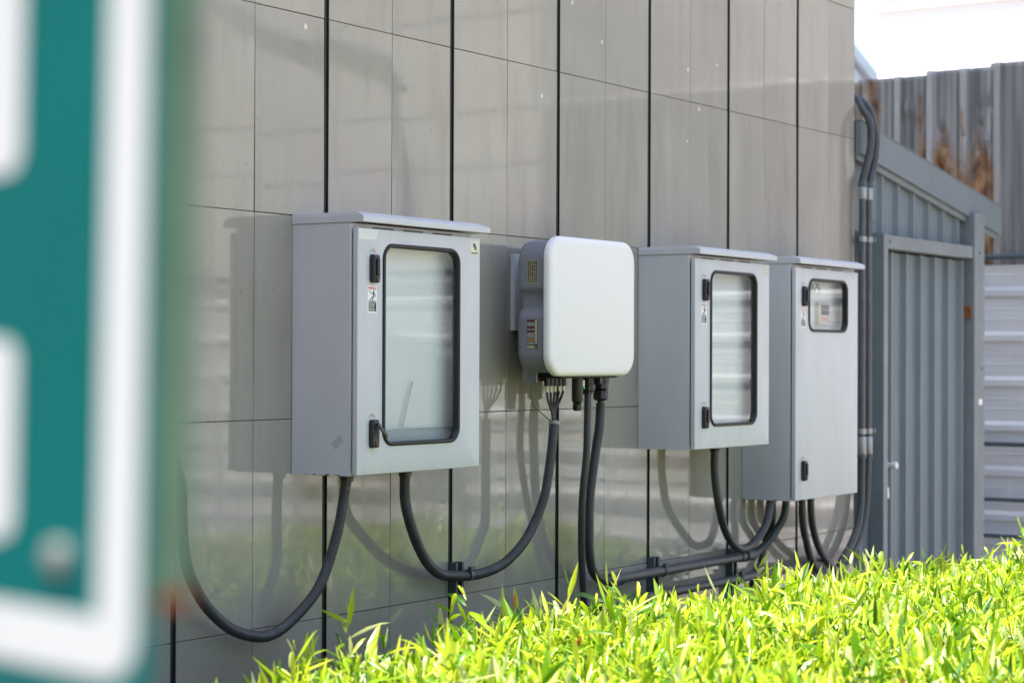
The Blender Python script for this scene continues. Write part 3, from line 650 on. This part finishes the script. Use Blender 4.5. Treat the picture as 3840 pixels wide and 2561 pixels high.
# struts with clamps
def strut(x, z0, z1, label):
    t = thing('strut_channel', label, 'bracket', (x, -.002, z0), 'steel strut channels carrying pipes')
    h = z1-z0; w = .046
    bm = bmesh.new(); box(bm, 0, w, -.003, -.0005, 0, h); box(bm, 0, .0025, -.030, -.0031, 0, h); box(bm, w-.0025, w, -.030, -.0031, 0, h)
    box(bm, .0027, .011, -.030, -.0275, 0, h); box(bm, w-.011, w-.0027, -.030, -.0275, 0, h)
    obj('channel', bm, M['steel_paint'], t); return t
def clamp(t, c, axis, r):
    """strap round a pipe with lug and bolt; axis = pipe direction"""
    a = Vector(axis).normalized(); s = Vector((0, 0, 1)) if abs(a.z) < .7 else Vector((1, 0, 0)); u = a.cross(s).normalized(); v = u.cross(a)
    bm = bmesh.new(); n = 18; W_ = .0085
    L = []
    for rr_ in (r+.0005, r+.0030):
        for ww in (-W_, W_): L.append([bm.verts.new(Vector(c)+a*ww+(u*math.cos(2*math.pi*k/n)+v*math.sin(2*math.pi*k/n))*rr_) for k in range(n)])
    i0, i1, o0, o1 = L
    for p, q in ((i0,i1),(i1,o1),(o1,o0),(o0,i0)):
        for k in range(n): bm.faces.new((p[k], p[(k+1)%n], q[(k+1)%n], q[k]))
    bmesh.ops.recalc_face_normals(bm, faces=bm.faces)
    cl = obj('clamp', bm, M['steel_paint'], t, smooth=True, split=30)
    c = Vector(c)+v*(r+.006)+Vector((0, -r*.5, 0)); bm = bmesh.new(); box(bm, c.x-.012, c.x+.012, c.y-.010, c.y+.004, c.z-.006, c.z+.006, .0015); box(bm, c.x+.012, c.x+.024, c.y-.005, c.y+.001, c.z-.003, c.z+.003)
    obj('clamp_bolt', bm, M['steel_paint'], cl)
s1 = strut(5.330, .722, .828, 'short steel channel clamping the sagging ribbed hose near the inverter'); clamp(s1, (.045, -.050, .064), (1, 0, .04), .0165)
s2 = strut(6.640, .50, .738, 'steel channel at left holding both horizontal pipes'); clamp(s2, (.030, -.053, .186), (1, 0, 0), .0186)
s3 = strut(7.290, .50, .716, 'steel channel at right holding both horizontal pipes under tall cabinet'); clamp(s3, (.030, -.053, .187), (1, 0, 0), .0186)
clamp(s2, (.030, -.048, .097), (1, 0, 0), .0176); clamp(s3, (.030, -.048, .100), (1, 0, 0), .0176)
for z, lb in ((2.05, 'upper'), (1.165, 'lower')):
    t = thing('pipe_clip', lb+' steel clip gripping both upright pipes at wall end', 'clip', (8.582, -.05, z), 'clips on the upright pipes')
    for dx in (-.036, .036):
        bm = bmesh.new(); lathe(bm, (dx, 0, 0), [(.0175, -.012), (.0205, -.012), (.0205, .012), (.0175, .012)], n=16); obj('band', bm, M['galv'], t, smooth=True, split=30)
    bm = bmesh.new(); box(bm, -.06, .085, .018, .0235, -.012, .012); box(bm, .048, .080, -.022, -.006, -.010, .010, .002); obj('rail', bm, M['steel_paint'], t)

# ------------------------------------------------------------------ shed
shed = thing('metal_shed', 'blue grey ribbed metal shed with sloping roof edge beside the tiled wall', 'shed', (8.57, 0, 0))
def ribbed(x0, x1, zb, ztop, y, pitch=.195, rw=.045, d=.022, off=0, th=.002):
    """sheet with upright trapezoid ribs towards -y; ztop is a function of x"""
    xs = [(x0, 0)]; x = x0+off
    while x < x1:
        for q, dd in ((x, 0), (x+.012, -d), (x+rw-.012, -d), (x+rw, 0)):
            if x0 < q < x1: xs.append((q, dd))
        for q in (x+rw+.05, x+rw+.095):
            for e_, dd in ((q, 0), (q+.004, -.003), (q+.010, -.003), (q+.014, 0)):
                if x0 < e_ < x1: xs.append((e_, dd))
        x += pitch
    xs.append((x1, 0)); bm = bmesh.new()
    F = [[bm.verts.new((a, y+b+t, z)) for z in (zb, ztop(a))] for t in (0,) for a, b in xs]
    G = [[bm.verts.new((a, y+b+th, z)) for z in (zb, ztop(a))] for a, b in xs]
    for a, b in zip(F, F[1:]): bm.faces.new((a[0], b[0], b[1], a[1]))
    for a, b in zip(G, G[1:]): bm.faces.new((a[0], a[1], b[1], b[0]))
    for a, b, c, d_ in zip(F, F[1:], G, G[1:]):
        bm.faces.new((a[0], c[0], d_[0], b[0])); bm.faces.new((a[1], b[1], d_[1], c[1]))
    bmesh.ops.recalc_face_normals(bm, faces=bm.faces)
    return bm
ft = lambda x: 2.44-.150*(x-8.57)
loc = lambda f: (lambda x: f(x+8.57))
obj('upper_cladding', ribbed(.0, 1.62, 2.095, loc(lambda x: ft(x)+.03), .022, off=.31), M['shed'], shed)
obj('side_cladding', ribbed(.0, .215, 0, lambda x: 2.094, .022, off=.05), M['shed'], shed)
bm = bmesh.new(); z = loc(lambda x: 2.60-.150*(x-8.57)); 
poly(bm, [(.003, z(.003)), (1.862, z(1.862)), (1.862, z(1.862)-.150), (.003, z(.003)-.150)], -.032, -.002); obj('fascia', bm, M['shed'], shed)
bm = bmesh.new(); poly(bm, [(.003, z(.003)-.151), (1.84, z(1.84)-.151), (1.84, z(1.84)-.178), (.003, z(.003)-.178)], -.012, -.001); obj('trim_strip', bm, M['shed_frame'], shed)
bm = bmesh.new(); poly(bm, [(.0, z(0)+.004), (1.875, z(1.875)+.004), (1.875, z(1.875)+.001), (0, z(0)+.001)], -.035, 2.5); obj('roof', bm, M['shed'], shed)
obj('side_wall', B(1.63, 1.65, .03, 2.5, 0, 2.3), M['shed'], shed); obj('back_wall', B(.0, 1.62, 2.48, 2.5, 0, 2.3), M['shed'], shed); obj('inner_board', B(.22, 1.38, .12, .14, .0, 2.02), M['shed'], shed)
for q in ((.217, .268, -.055, .03, 0, 2.088), (1.39, 1.535, -.060, .03, 0, 2.26), (1.54, 1.60, -.02, .03, 0, 2.24)): obj('door_post', B(*q, .003), M['shed_frame'], shed)
bm = bmesh.new(); box(bm, .270, 1.388, -.052, .03, 2.022, 2.086, .003); obj('door_header', bm, M['shed_frame'], shed)
dr = obj('door', ribbed(.30, 1.385, .05, lambda x: 2.012, .016, pitch=.185, rw=.055, off=.10, d=.026), M['shed'], shed)
bm = bmesh.new(); lathe(bm, (.345, .004, .992), [(.014, 0), (.017, -.006), (.013, -.012), (.012, -.045), (.018, -.05), (.018, -.07), (.013, -.075)], 'y', 14); lk = obj('lock_knob', bm, M['whiteish'], dr, smooth=True, split=30)
bm = bmesh.new(); box(bm, .325, .345, -.010, .0, .955, 1.03, .002); obj('latch_plate', bm, M['rust'], dr)
bm = bmesh.new(); box(bm, 1.375, 1.389, -.045, -.004, 1.715, 1.775, .001); obj('hinge', bm, M['rust'], dr)
bm = bmesh.new(); box(bm, 1.45, 1.50, -.0615, -.0605, 1.26, 1.29); obj('white_sticker', bm, M['white_label'], shed)
for x, zz in ((.295, 2.055), (1.46, 2.055), (1.49, 1.45), (.27, 2.15), (.72, 2.14), (1.30, 1.45*0+2.13)):
    bm = bmesh.new(); yy = -.0555 if .25 < x < 1.3 and zz < 2.1 else (-.063 if zz < 2.1 else .021)
    lathe(bm, (x, yy+.002, zz), [(.006, 0), (.006, -.003), (.003, -.004)], 'y', 8); obj('screw', bm, M['steel_paint'], shed)
kc = thing('key_chain', 'small chain with pale tag hanging from lock of grey shed door', 'chain', (8.915, -.02, .975))
bm = bmesh.new()
for k in range(7):
    c = Vector((0, 0, -.008-k*.012)); t_ = bmesh.new(); ring_ = [Vector((.004*math.cos(a), 0, .008*math.sin(a))) for a in [2*math.pi*j/10 for j in range(11)]]
    tube(t_, ring_, .0013, 6, caps=False); merge(bm, t_, Matrix.Translation(c) @ Matrix.Rotation(R(90*(k % 2)), 4, 'Z'))
obj('chain', bm, M['galv'], kc)
bm = bmesh.new(); t_ = bmesh.new(); rr_loft(t_, 0, -.03, .018, .055, .0088, [(0, .002), (0, -.002)], n=5); merge(bm, t_, Matrix.Translation((.002, 0, -.085)) @ Matrix.Rotation(R(-10), 4, 'Y')); obj('tag', bm, M['whiteish'], kc)

# ------------------------------------------------------------------ boundary behind: siding below, rusty sheets above
XF = 11.5
sid = thing('siding_wall', 'pale metal wall of wide horizontal ribbed boards right of the shed', 'wall', (XF, 0, 0))
def siding(y0, y1, parent, zt=2.06, zb=0):
    prof = [(0, zb)]; z = .005
    while z < zt:
        if z > zb: prof += [(0, z), (-.003, z+.0005), (-.017, z+.003), (-.017, z+.036), (-.003, z+.058), (0, z+.060)]
        for q in (z+.13, z+.19):
            if q+.006 < zt: prof += [(0, q), (-.0035, q+.002), (0, q+.006)]
        z += .2667
    prof = [p_ for p_ in prof if p_[1] <= zt]+[(0, zt)]; bm = bmesh.new()
    A = [[bm.verts.new((a, y, b)) for a, b in prof] for y in (y0, y1)]
    D = [[bm.verts.new((.004, y, b)) for a, b in prof] for y in (y0, y1)]
    for k in range(len(prof)-1):
        bm.faces.new((A[0][k], A[1][k], A[1][k+1], A[0][k+1])); bm.faces.new((D[0][k+1], D[1][k+1], D[1][k], D[0][k]))
    for s in (0, 1):
        for k in range(len(prof)-1): bm.faces.new((A[s][k], A[s][k+1], D[s][k+1], D[s][k]))
    bm.faces.new((A[0][-1], A[1][-1], D[1][-1], D[0][-1])); bm.faces.new((A[0][0], D[0][0], D[1][0], A[1][0]))
    bmesh.ops.recalc_face_normals(bm, faces=bm.faces); obj('siding_panel', bm, M['siding'], parent)
for y0, y1 in ((2.4, .3), (.299, -1.6), (-1.601, -3.65), (-3.651, -5.7), (-5.701, -7.8), (-7.801, -11)): siding(y0, y1, sid)
for zz, r_ in ((2.106, .018), (.997, .014), (.67, .012), (.455, .013)):
    obj('rail', T([(-.07 if zz < 2 else -.045, y, zz) for y in (2.3, 0, -4, -8, -11)], r_, 12), M['steel_paint'], sid, smooth=True)
for y in (2.2, -1.0, -4.2, -7.4):
    bm = bmesh.new(); box(bm, -.056 if y != 2.2 else -.056, -.03, y-.02, y+.02, 0, 2.085, .002); obj('post', bm, M['galv'], sid)

fen = thing('corrugated_fence', 'rust stained zinc sheet fence standing above the pale siding behind shed', 'fence', (XF+.05, 0, 2.0))
def sheet(y0, y1, zt, rust, tone=0, dents=()):
    sheet.n = getattr(sheet, 'n', 0)+1; lap = .0035*(sheet.n % 2); y1 += .045
    nz = 40; prof = []; y = y0; k = 0
    while y < y1-.001:
        ph = (y-.372) % .2115
        d = -.034 if ph < .034 else (0 if ph > .044 else -.034*(1-(ph-.034)/.010))
        if ph > .2015: d = -.034*(ph-.2015)/.010
        d += -.004*max(0, math.cos((ph-.11)/.022*math.pi)) if .06 < ph < .18 else 0
        prof.append((y, d)); y += .007
    bm = bmesh.new(); vals = []; rid = []; V = []
    for j in range(nz+1):
        z = zt*j/nz; row = []
        for a, d in prof:
            dx = d
            for (dy, dz, rr_, am) in dents:
                q = ((a-dy)**2*1.0+(z-dz)**2)/rr_**2; dx += am*math.exp(-q)
            row.append(bm.verts.new((dx-lap, a, z)))
            v = -.25
            for (ry, rz, sy, szu, szd, am) in rust:
                dz_ = z-rz; s_ = szu if dz_ > 0 else szd
                v = max(v, -.25+am*math.exp(-((a-ry)/sy)**2-(dz_/s_)**2))
            vals.append(v); rid.append(.75 if d < -.032 else 0)  # ridge crests coloured paler, standing in for the sky light they catch
        V.append(row)
    for r0, r1 in zip(V, V[1:]):
        for k in range(len(r0)-1): bm.faces.new((r0[k], r0[k+1], r1[k+1], r1[k]))
    bmesh.ops.recalc_face_normals(bm, faces=bm.faces)
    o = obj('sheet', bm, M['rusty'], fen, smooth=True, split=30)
    at = o.data.attributes.new('rust', 'FLOAT', 'POINT'); at.data.foreach_set('value', vals)
    at = o.data.attributes.new('ridge_skylight', 'FLOAT', 'POINT'); at.data.foreach_set('value', rid)
    so_ = o.modifiers.new('solid', 'SOLIDIFY'); so_.thickness = .0015; so_.offset = 1
    return o
rd = random.Random(3)
dn = lambda y0, y1, n_: [(rd.uniform(y0, y1), rd.uniform(.3, 1.15), rd.uniform(.015, .04), rd.choice((-1, 1))*rd.uniform(.012, .028)) for _ in range(n_)]
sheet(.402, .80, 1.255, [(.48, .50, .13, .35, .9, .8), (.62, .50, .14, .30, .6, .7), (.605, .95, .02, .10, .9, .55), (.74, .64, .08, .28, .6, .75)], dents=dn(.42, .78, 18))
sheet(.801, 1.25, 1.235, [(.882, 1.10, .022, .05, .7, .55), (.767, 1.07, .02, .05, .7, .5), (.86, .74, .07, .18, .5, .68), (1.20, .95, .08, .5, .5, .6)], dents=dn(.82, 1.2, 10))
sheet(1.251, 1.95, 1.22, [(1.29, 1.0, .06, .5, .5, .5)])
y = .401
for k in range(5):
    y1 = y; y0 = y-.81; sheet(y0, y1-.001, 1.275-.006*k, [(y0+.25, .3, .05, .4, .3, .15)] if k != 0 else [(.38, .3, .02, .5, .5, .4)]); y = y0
# pale block beyond the fence on the lamp's side
pale = thing('pale_building', 'pale beige panelled building beyond the siding, mirrored in the tiles at upper left', 'building', (XF+.1, -3.70, 0))
bm = bmesh.new(); box(bm, 0, 6, -9, 0, 2.13, 2.825); box(bm, 0, 6, -9, 0, 2.845, 3.21); box(bm, 0, 6, -9, 0, 3.23, 3.9); box(bm, 0, 6, -9, 0, 3.92, 7.2); box(bm, .03, 5.99, -8.99, -.01, 0, 7.15); obj('wall', bm, M['pale_wall'], pale)
bm = bmesh.new(); box(bm, -.15, 6.1, -9.1, .1, 7.21, 7.35); obj('parapet', bm, M['white_wall'], pale)

# white building far behind
wb_ = thing('white_building', 'bright white building with pink brown band above a thin ledge, top right', 'building', (17, 3.5, 0))
bm = bmesh.new(); box(bm, 0, 8, -7.1, 0, 0, 4.66); obj('wall', bm, M['white_wall'], wb_)
bm = bmesh.new(); box(bm, -.045, 8, -7.15, .10, 4.661, 4.72, .004); obj('ledge', bm, M['white_wall'], wb_)
bm = bmesh.new(); box(bm, .04, 8, -7.1, -.03, 4.721, 7.5); obj('upper_wall', bm, M['white_wall'], wb_)
bm = bmesh.new(); box(bm, .02, .039, -.80, -.06, 4.745, 7.0); obj('pink_panel', bm, M['pink_wall'], wb_)
hs_ = thing('far_house', 'blue grey sloping metal roof of a house just above the fence by tiled wall', 'house', (22.1, 6, 0))
bm = bmesh.new(); poly(bm, [(-3.0, 6.45), (.9, 4.93), (.9, 4.78), (-3.0, 6.30)], 0, 5); obj('roof', bm, M['roofmetal'], hs_)
bm = bmesh.new(); poly(bm, [(-3.0, 6.28), (.75, 4.82), (.75, 0), (-3.0, 0)], .08, 4.9); obj('wall', bm, M['roofmetal'], hs_)

# lamp that shows only in the tiles' reflection
lamp = thing('street_lamp', 'long flat street lamp on leaning pole, mirrored in the upper left tiles', 'street lamp', (10.6, -3.55, 0))
obj('pole', T([(0, 0, 0), (0, -.30, 1.5), (0, -.66, 3.33)], .045, 14), M['lamp_grey'], lamp, smooth=True)
bm = bmesh.new(); t_ = bmesh.new(); box(t_, -.20, .20, -1.65, 0, -.03, .03, .02); merge(bm, t_, Matrix.Translation((0, -.62, 3.36)) @ Matrix.Rotation(R(-19), 4, 'X') @ Matrix.Rotation(R(28), 4, 'Y')); hd = obj('lamp_head', bm, M['lamp_grey'], lamp)
bm = bmesh.new(); t_ = bmesh.new(); box(t_, -.17, .17, -1.58, -.08, -.036, -.031); merge(bm, t_, Matrix.Translation((0, -.62, 3.36)) @ Matrix.Rotation(R(-19), 4, 'X') @ Matrix.Rotation(R(28), 4, 'Y')); obj('lens', bm, M['lamp_lens'], hd)

# ------------------------------------------------------------------ hedge
hedge = thing('hedge', 'bright yellow green leafy hedge filling the foreground below the wall', 'hedge', (0, 0, 0))
def leafset(nsh, name):
    # shoots
    X = rng.uniform(2.75, 9.7, nsh); Y = rng.uniform(-2.75, -.62, nsh)
    # keep where camera looks; ragged left end and back edge
    keep = (X > 3.05+.25*np.sin(Y*5)+rng.normal(0, .12, nsh)) & (Y < -.68+.05*np.sin(X*4.1)+rng.normal(0, .03, nsh))
    d = np.hypot(X, Y+3.789); ang = np.degrees(np.arctan2(Y+3.789, X)); keep &= (ang > 12) & (ang < 52) & (X < 8.0+rng.normal(0, .08, nsh))
    X, Y = X[keep], Y[keep]; n = len(X)
    top = .715+.022*np.clip((6.9-X)/.8, 0, 1)+.020*np.sin(X*3.3+Y*2)+.018*np.sin(X*7.7-Y*5)+rng.normal(0, .022, n)
    top += np.where(rng.random(n) < .06, rng.uniform(.03, .10, n), 0)
    top -= np.clip((X-4.3)*.030, 0, .075)+np.clip((X-6.9)*.03, 0, .05); top += .12*np.exp(-((X-7.75)/.35)**2-((Y+1.18)/.16)**2)
    top -= np.clip((3.75-X)*.20, 0, .3)
    lean = rng.normal(0, .20, (n, 2))
    allv = []; allt = []
    K = 13
    for k in range(K):
        u = k/(K-1)                                  # 0 tip .. 1 low
        s = u*.17+rng.uniform(-.004, .004, n)
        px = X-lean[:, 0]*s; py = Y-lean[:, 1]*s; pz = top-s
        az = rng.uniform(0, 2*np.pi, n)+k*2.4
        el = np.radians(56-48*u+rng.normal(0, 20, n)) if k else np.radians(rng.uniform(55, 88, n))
        L = rng.uniform(.075, .155, n)*(1 if k > 1 else .70); Wd = L*rng.uniform(.105, .155, n)
        dirv = np.stack([np.cos(az)*np.cos(el), np.sin(az)*np.cos(el), np.sin(el)], -1)
        side = np.stack([-np.sin(az), np.cos(az), np.zeros(n)], -1)
        roll = rng.normal(0, .45, n)[:, None]
        nor = np.cross(side, dirv); side = side*np.cos(roll)+nor*np.sin(roll); nor = np.cross(side, dirv)
        P = np.stack([px, py, pz], -1); droop = rng.uniform(.08, .60, n)[:, None]*L[:, None]
        v = np.zeros((n, 11, 3))
        def pt(t): return P+dirv*(t*L)[:, None] if np.isscalar(t) else None
        for q, (t, w) in enumerate(((0, .0), (.20, .78), (.46, 1.0), (.76, .50), (1, 0))):
            c = P+dirv*(L*t)[:, None]-np.array([0, 0, 1])*droop*t*t
            if q == 0: v[:, 0] = c
            elif q == 4: v[:, 10] = c
            else:
                fold = nor*(Wd*w*.32)[:, None]
                v[:, 1+(q-1)*3] = c-side*(Wd*w*.5)[:, None]-fold*-1; v[:, 2+(q-1)*3] = c; v[:, 3+(q-1)*3] = c+side*(Wd*w*.5)[:, None]+fold
        allv.append(v)
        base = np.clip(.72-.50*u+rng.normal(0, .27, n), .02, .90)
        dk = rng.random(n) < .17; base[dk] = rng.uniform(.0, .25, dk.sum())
        pl = rng.random(n) < .09; base[pl] = .955
        dead = rng.random(n) < (.001+.008*u); base[dead] = .99
        allt.append(base)
    V = np.concatenate(allv); Tn = np.concatenate(allt); N = len(V)
    tri = np.array([[0,2,1],[0,3,2],[10,7,8],[10,8,9]]); quad = np.array([[1,2,5,4],[2,3,6,5],[4,5,8,7],[5,6,9,8]])
    off = (np.arange(N)*11)[:, None]
    lv = np.concatenate([(np.tile(tri.ravel(), (N, 1))+off), (np.tile(quad.ravel(), (N, 1))+off)], 1).ravel()
    sizes = np.tile(np.array([3]*4+[4]*4), N); starts = np.concatenate([[0], np.cumsum(sizes)[:-1]])
    me = bpy.data.meshes.new(name); me.vertices.add(N*11); me.vertices.foreach_set('co', V.reshape(-1).astype(np.float32))
    me.loops.add(len(lv)); me.loops.foreach_set('vertex_index', lv.astype(np.int32))
    me.polygons.add(len(sizes)); me.polygons.foreach_set('loop_start', starts.astype(np.int32)); me.polygons.foreach_set('loop_total', sizes.astype(np.int32))
    me.update(calc_edges=True)
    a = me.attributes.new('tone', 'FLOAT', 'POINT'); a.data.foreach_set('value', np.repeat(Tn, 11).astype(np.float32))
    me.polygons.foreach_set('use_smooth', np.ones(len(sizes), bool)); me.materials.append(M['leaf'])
    o = bpy.data.objects.new(name, me); C.objects.link(o); o.parent = hedge
    return X, Y, top, lean
SX, SY, ST, SL = leafset(8600, 'foliage')
# stems of the shoots and woody branches below
bm = bmesh.new(); sv = []; sf = []
for x, y, z, l in list(zip(SX, SY, ST, SL))[::2]:
    b = len(sv); p0 = (x-l[0]*.34, y-l[1]*.34, z-.34); 
    for k in range(3): a = k*2.094; sv.append((p0[0]+.003*math.cos(a), p0[1]+.003*math.sin(a), p0[2]))
    for k in range(3): a = k*2.094; sv.append((x+.0012*math.cos(a), y+.0012*math.sin(a), z))
    for k in range(3): sf.append((b+k, b+(k+1) % 3, b+3+(k+1) % 3, b+3+k))
bm.free()
for k in range(520):
    x = random.uniform(3.0, 8.1); y = random.uniform(-2.7, -.75); 
    for j in range(3):
        b = len(sv); tx, ty = x+random.gauss(0, .12), y+random.gauss(0, .10); r0 = random.uniform(.004, .008)
        for q in range(4): a = q*1.571; sv.append((x+r0*math.cos(a), y+r0*math.sin(a), .01))
        for q in range(4): a = q*1.571; sv.append((tx+r0*.5*math.cos(a), ty+r0*.5*math.sin(a), random.uniform(.40, .62)))
        for q in range(4): sf.append((b+q, b+(q+1) % 4, b+4+(q+1) % 4, b+4+q))
me = bpy.data.meshes.new('stems'); me.from_pydata(sv, [], sf); me.materials.append(M['stem']); o = bpy.data.objects.new('stems', me); C.objects.link(o); o.parent = hedge

# ------------------------------------------------------------------ unseen building added left of the frame to block low sky light
nb = thing('sky_block_building', 'added unseen grey brown building left of the sign, blocking low sky light', 'building', (-6.2, 0, 0))
bm = bmesh.new(); box(bm, -6, 0, -14, .5, 0, 9.0); obj('wall', bm, mat('grey_brown_render', (.17,.16,.145), .9, var=.2, vscale=1.5), nb)
bm = bmesh.new(); box(bm, -6.1, .12, -14.1, .6, 9.01, 9.25); obj('parapet', bm, M['pale_wall'], nb)
for k in range(4):
    for z in (1.6, 4.6): obj('window', B(.002, .05, -3.4-3*k, -2.0-3*k, z, z+1.4, .01), M['dark_gap'], nb)
# ------------------------------------------------------------------ unseen tree added left of the frame to darken the cabinet sides
tree = thing('sky_block_tree', 'added unseen dark green tree left of the sign, blocking sky light', 'tree', (-4.1, -.7, 0))
bm = bmesh.new()
tube(bm, spline([(0, 0, 0), (.1, 0, 1.2), (0, .1, 2.4), (.2, 0, 3.6)], .2), lambda s_: .17-.028*s_, 12)
for k in range(9):
    a = k*.7+.3; tube(bm, spline([(.1, .05, 1.9+.18*k), (.8*math.cos(a), .8*math.sin(a), 3.0+.15*k), (2.1*math.cos(a), 2.1*math.sin(a), 3.7+.25*k)], .2), lambda s_: max(.015, .07-.022*s_), 8)
obj('trunk', bm, mat('bark', (.14,.11,.085), .9, var=.5, vscale=12, bump=.8, bscale=30, bdist=.02), tree, smooth=True)
rng = np.random.default_rng(21); nl = 19000; cl = rng.normal(0, 1, (110, 3)); cl /= np.linalg.norm(cl, axis=1)[:, None]; cl = cl*rng.uniform(.45, 1, (110, 1))*np.array([3.0, 3.2, 2.3])+np.array([.2, 0, 4.2])
ci = rng.integers(0, 110, nl); P = cl[ci]+rng.normal(0, .36, (nl, 3)); P[:, 2] = np.maximum(P[:, 2], 1.3)
d1 = rng.normal(0, 1, (nl, 3)); d1 /= np.linalg.norm(d1, axis=1)[:, None]; d2 = np.cross(d1, rng.normal(0, 1, (nl, 3))); d2 /= np.linalg.norm(d2, axis=1)[:, None]
V = np.stack([P-d1*.09, P+d2*.035, P+d1*.09, P-d2*.035], 1).reshape(-1, 3)
me = bpy.data.meshes.new('crown'); me.from_pydata(V.tolist(), [], np.arange(nl*4).reshape(-1, 4).tolist()); me.materials.append(mat('tree_leaf', (.05,.10,.025), .5, var=.4, vscale=2))
o = bpy.data.objects.new('crown', me); C.objects.link(o); o.parent = tree

# ------------------------------------------------------------------ blurred foreground sign
SA, SR = R(40), R(1.4)
h = fw.copy(); h.z = 0; h.normalize(); rgt = Vector((h.y, -h.x, 0))
e_s = (rgt*math.cos(SA)-h*math.sin(SA)).normalized(); e_n = e_s.cross(Vector((0, 0, 1))).normalized()   # e_n = facing the lens
if e_n.dot(CAM-(CAM+h)) < 0: e_n = -e_n
org = CAM+h*.85+rgt*(-.1525)+Vector((0, 0, -.155))
up_ = Vector((0, 0, 1)); e_s2 = e_s*math.cos(SR)-up_*math.sin(SR)*1; e_u = up_*math.cos(SR)+e_s*math.sin(SR)
sign = thing('information_sign', 'teal sign with white border and white strokes, blurred at left edge', 'sign')
sign.matrix_world = Matrix(((e_s2.x, -e_n.x, e_u.x, org.x), (e_s2.y, -e_n.y, e_u.y, org.y), (e_s2.z, -e_n.z, e_u.z, org.z), (0, 0, 0, 1)))
# local: x right (0 = outer right edge), -y towards lens, z up (0 = outer bottom edge)
SW, SH = .42, .62
bm = bmesh.new(); rr_loft(bm, -SW/2, SH/2, SW, SH, .020, [(0, .0), (0, -.003)], n=8); obj('panel', bm, M['sign_green'], sign)
bm = bmesh.new(); rr_loft(bm, -SW/2, SH/2, SW-.016, SH-.028, .022, [(0, -.0032), (0, -.0036), (-.0265, -.0036), (-.0265, -.0032)], close=True, n=8); obj('white_border', bm, M['sign_white'], sign)
for z0, z1 in ((.068, .160), (.235, .33), (.40, .50)):
    bm = bmesh.new(); rr_loft(bm, -.118, (z0+z1)/2, .044, z1-z0, .012, [(0, -.0032), (0, -.0037)], n=6); obj('white_stroke', bm, M['sign_white'], sign)
bm = bmesh.new(); lathe(bm, (-.062, -.0032, .064), [(.0075, 0), (.0075, -.003), (.004, -.005)], 'y', 14); obj('bolt', bm, M['bolt'], sign, smooth=True)
bm = bmesh.new(); box(bm, .001, .004, -.002, .017, .055, SH-.01, .001); obj('side_flange', bm, M['sign_side'], sign)
bm = bmesh.new(); box(bm, .0008, .0042, -.002, .017, .048, .0548, .001); obj('flange_end', bm, M['rust'], sign)
bm = bmesh.new(); tube(bm, [(-SW/2, .03, -1.28), (-SW/2, .03, SH)], .025, 14); obj('post', bm, M['galv'], sign, smooth=True)
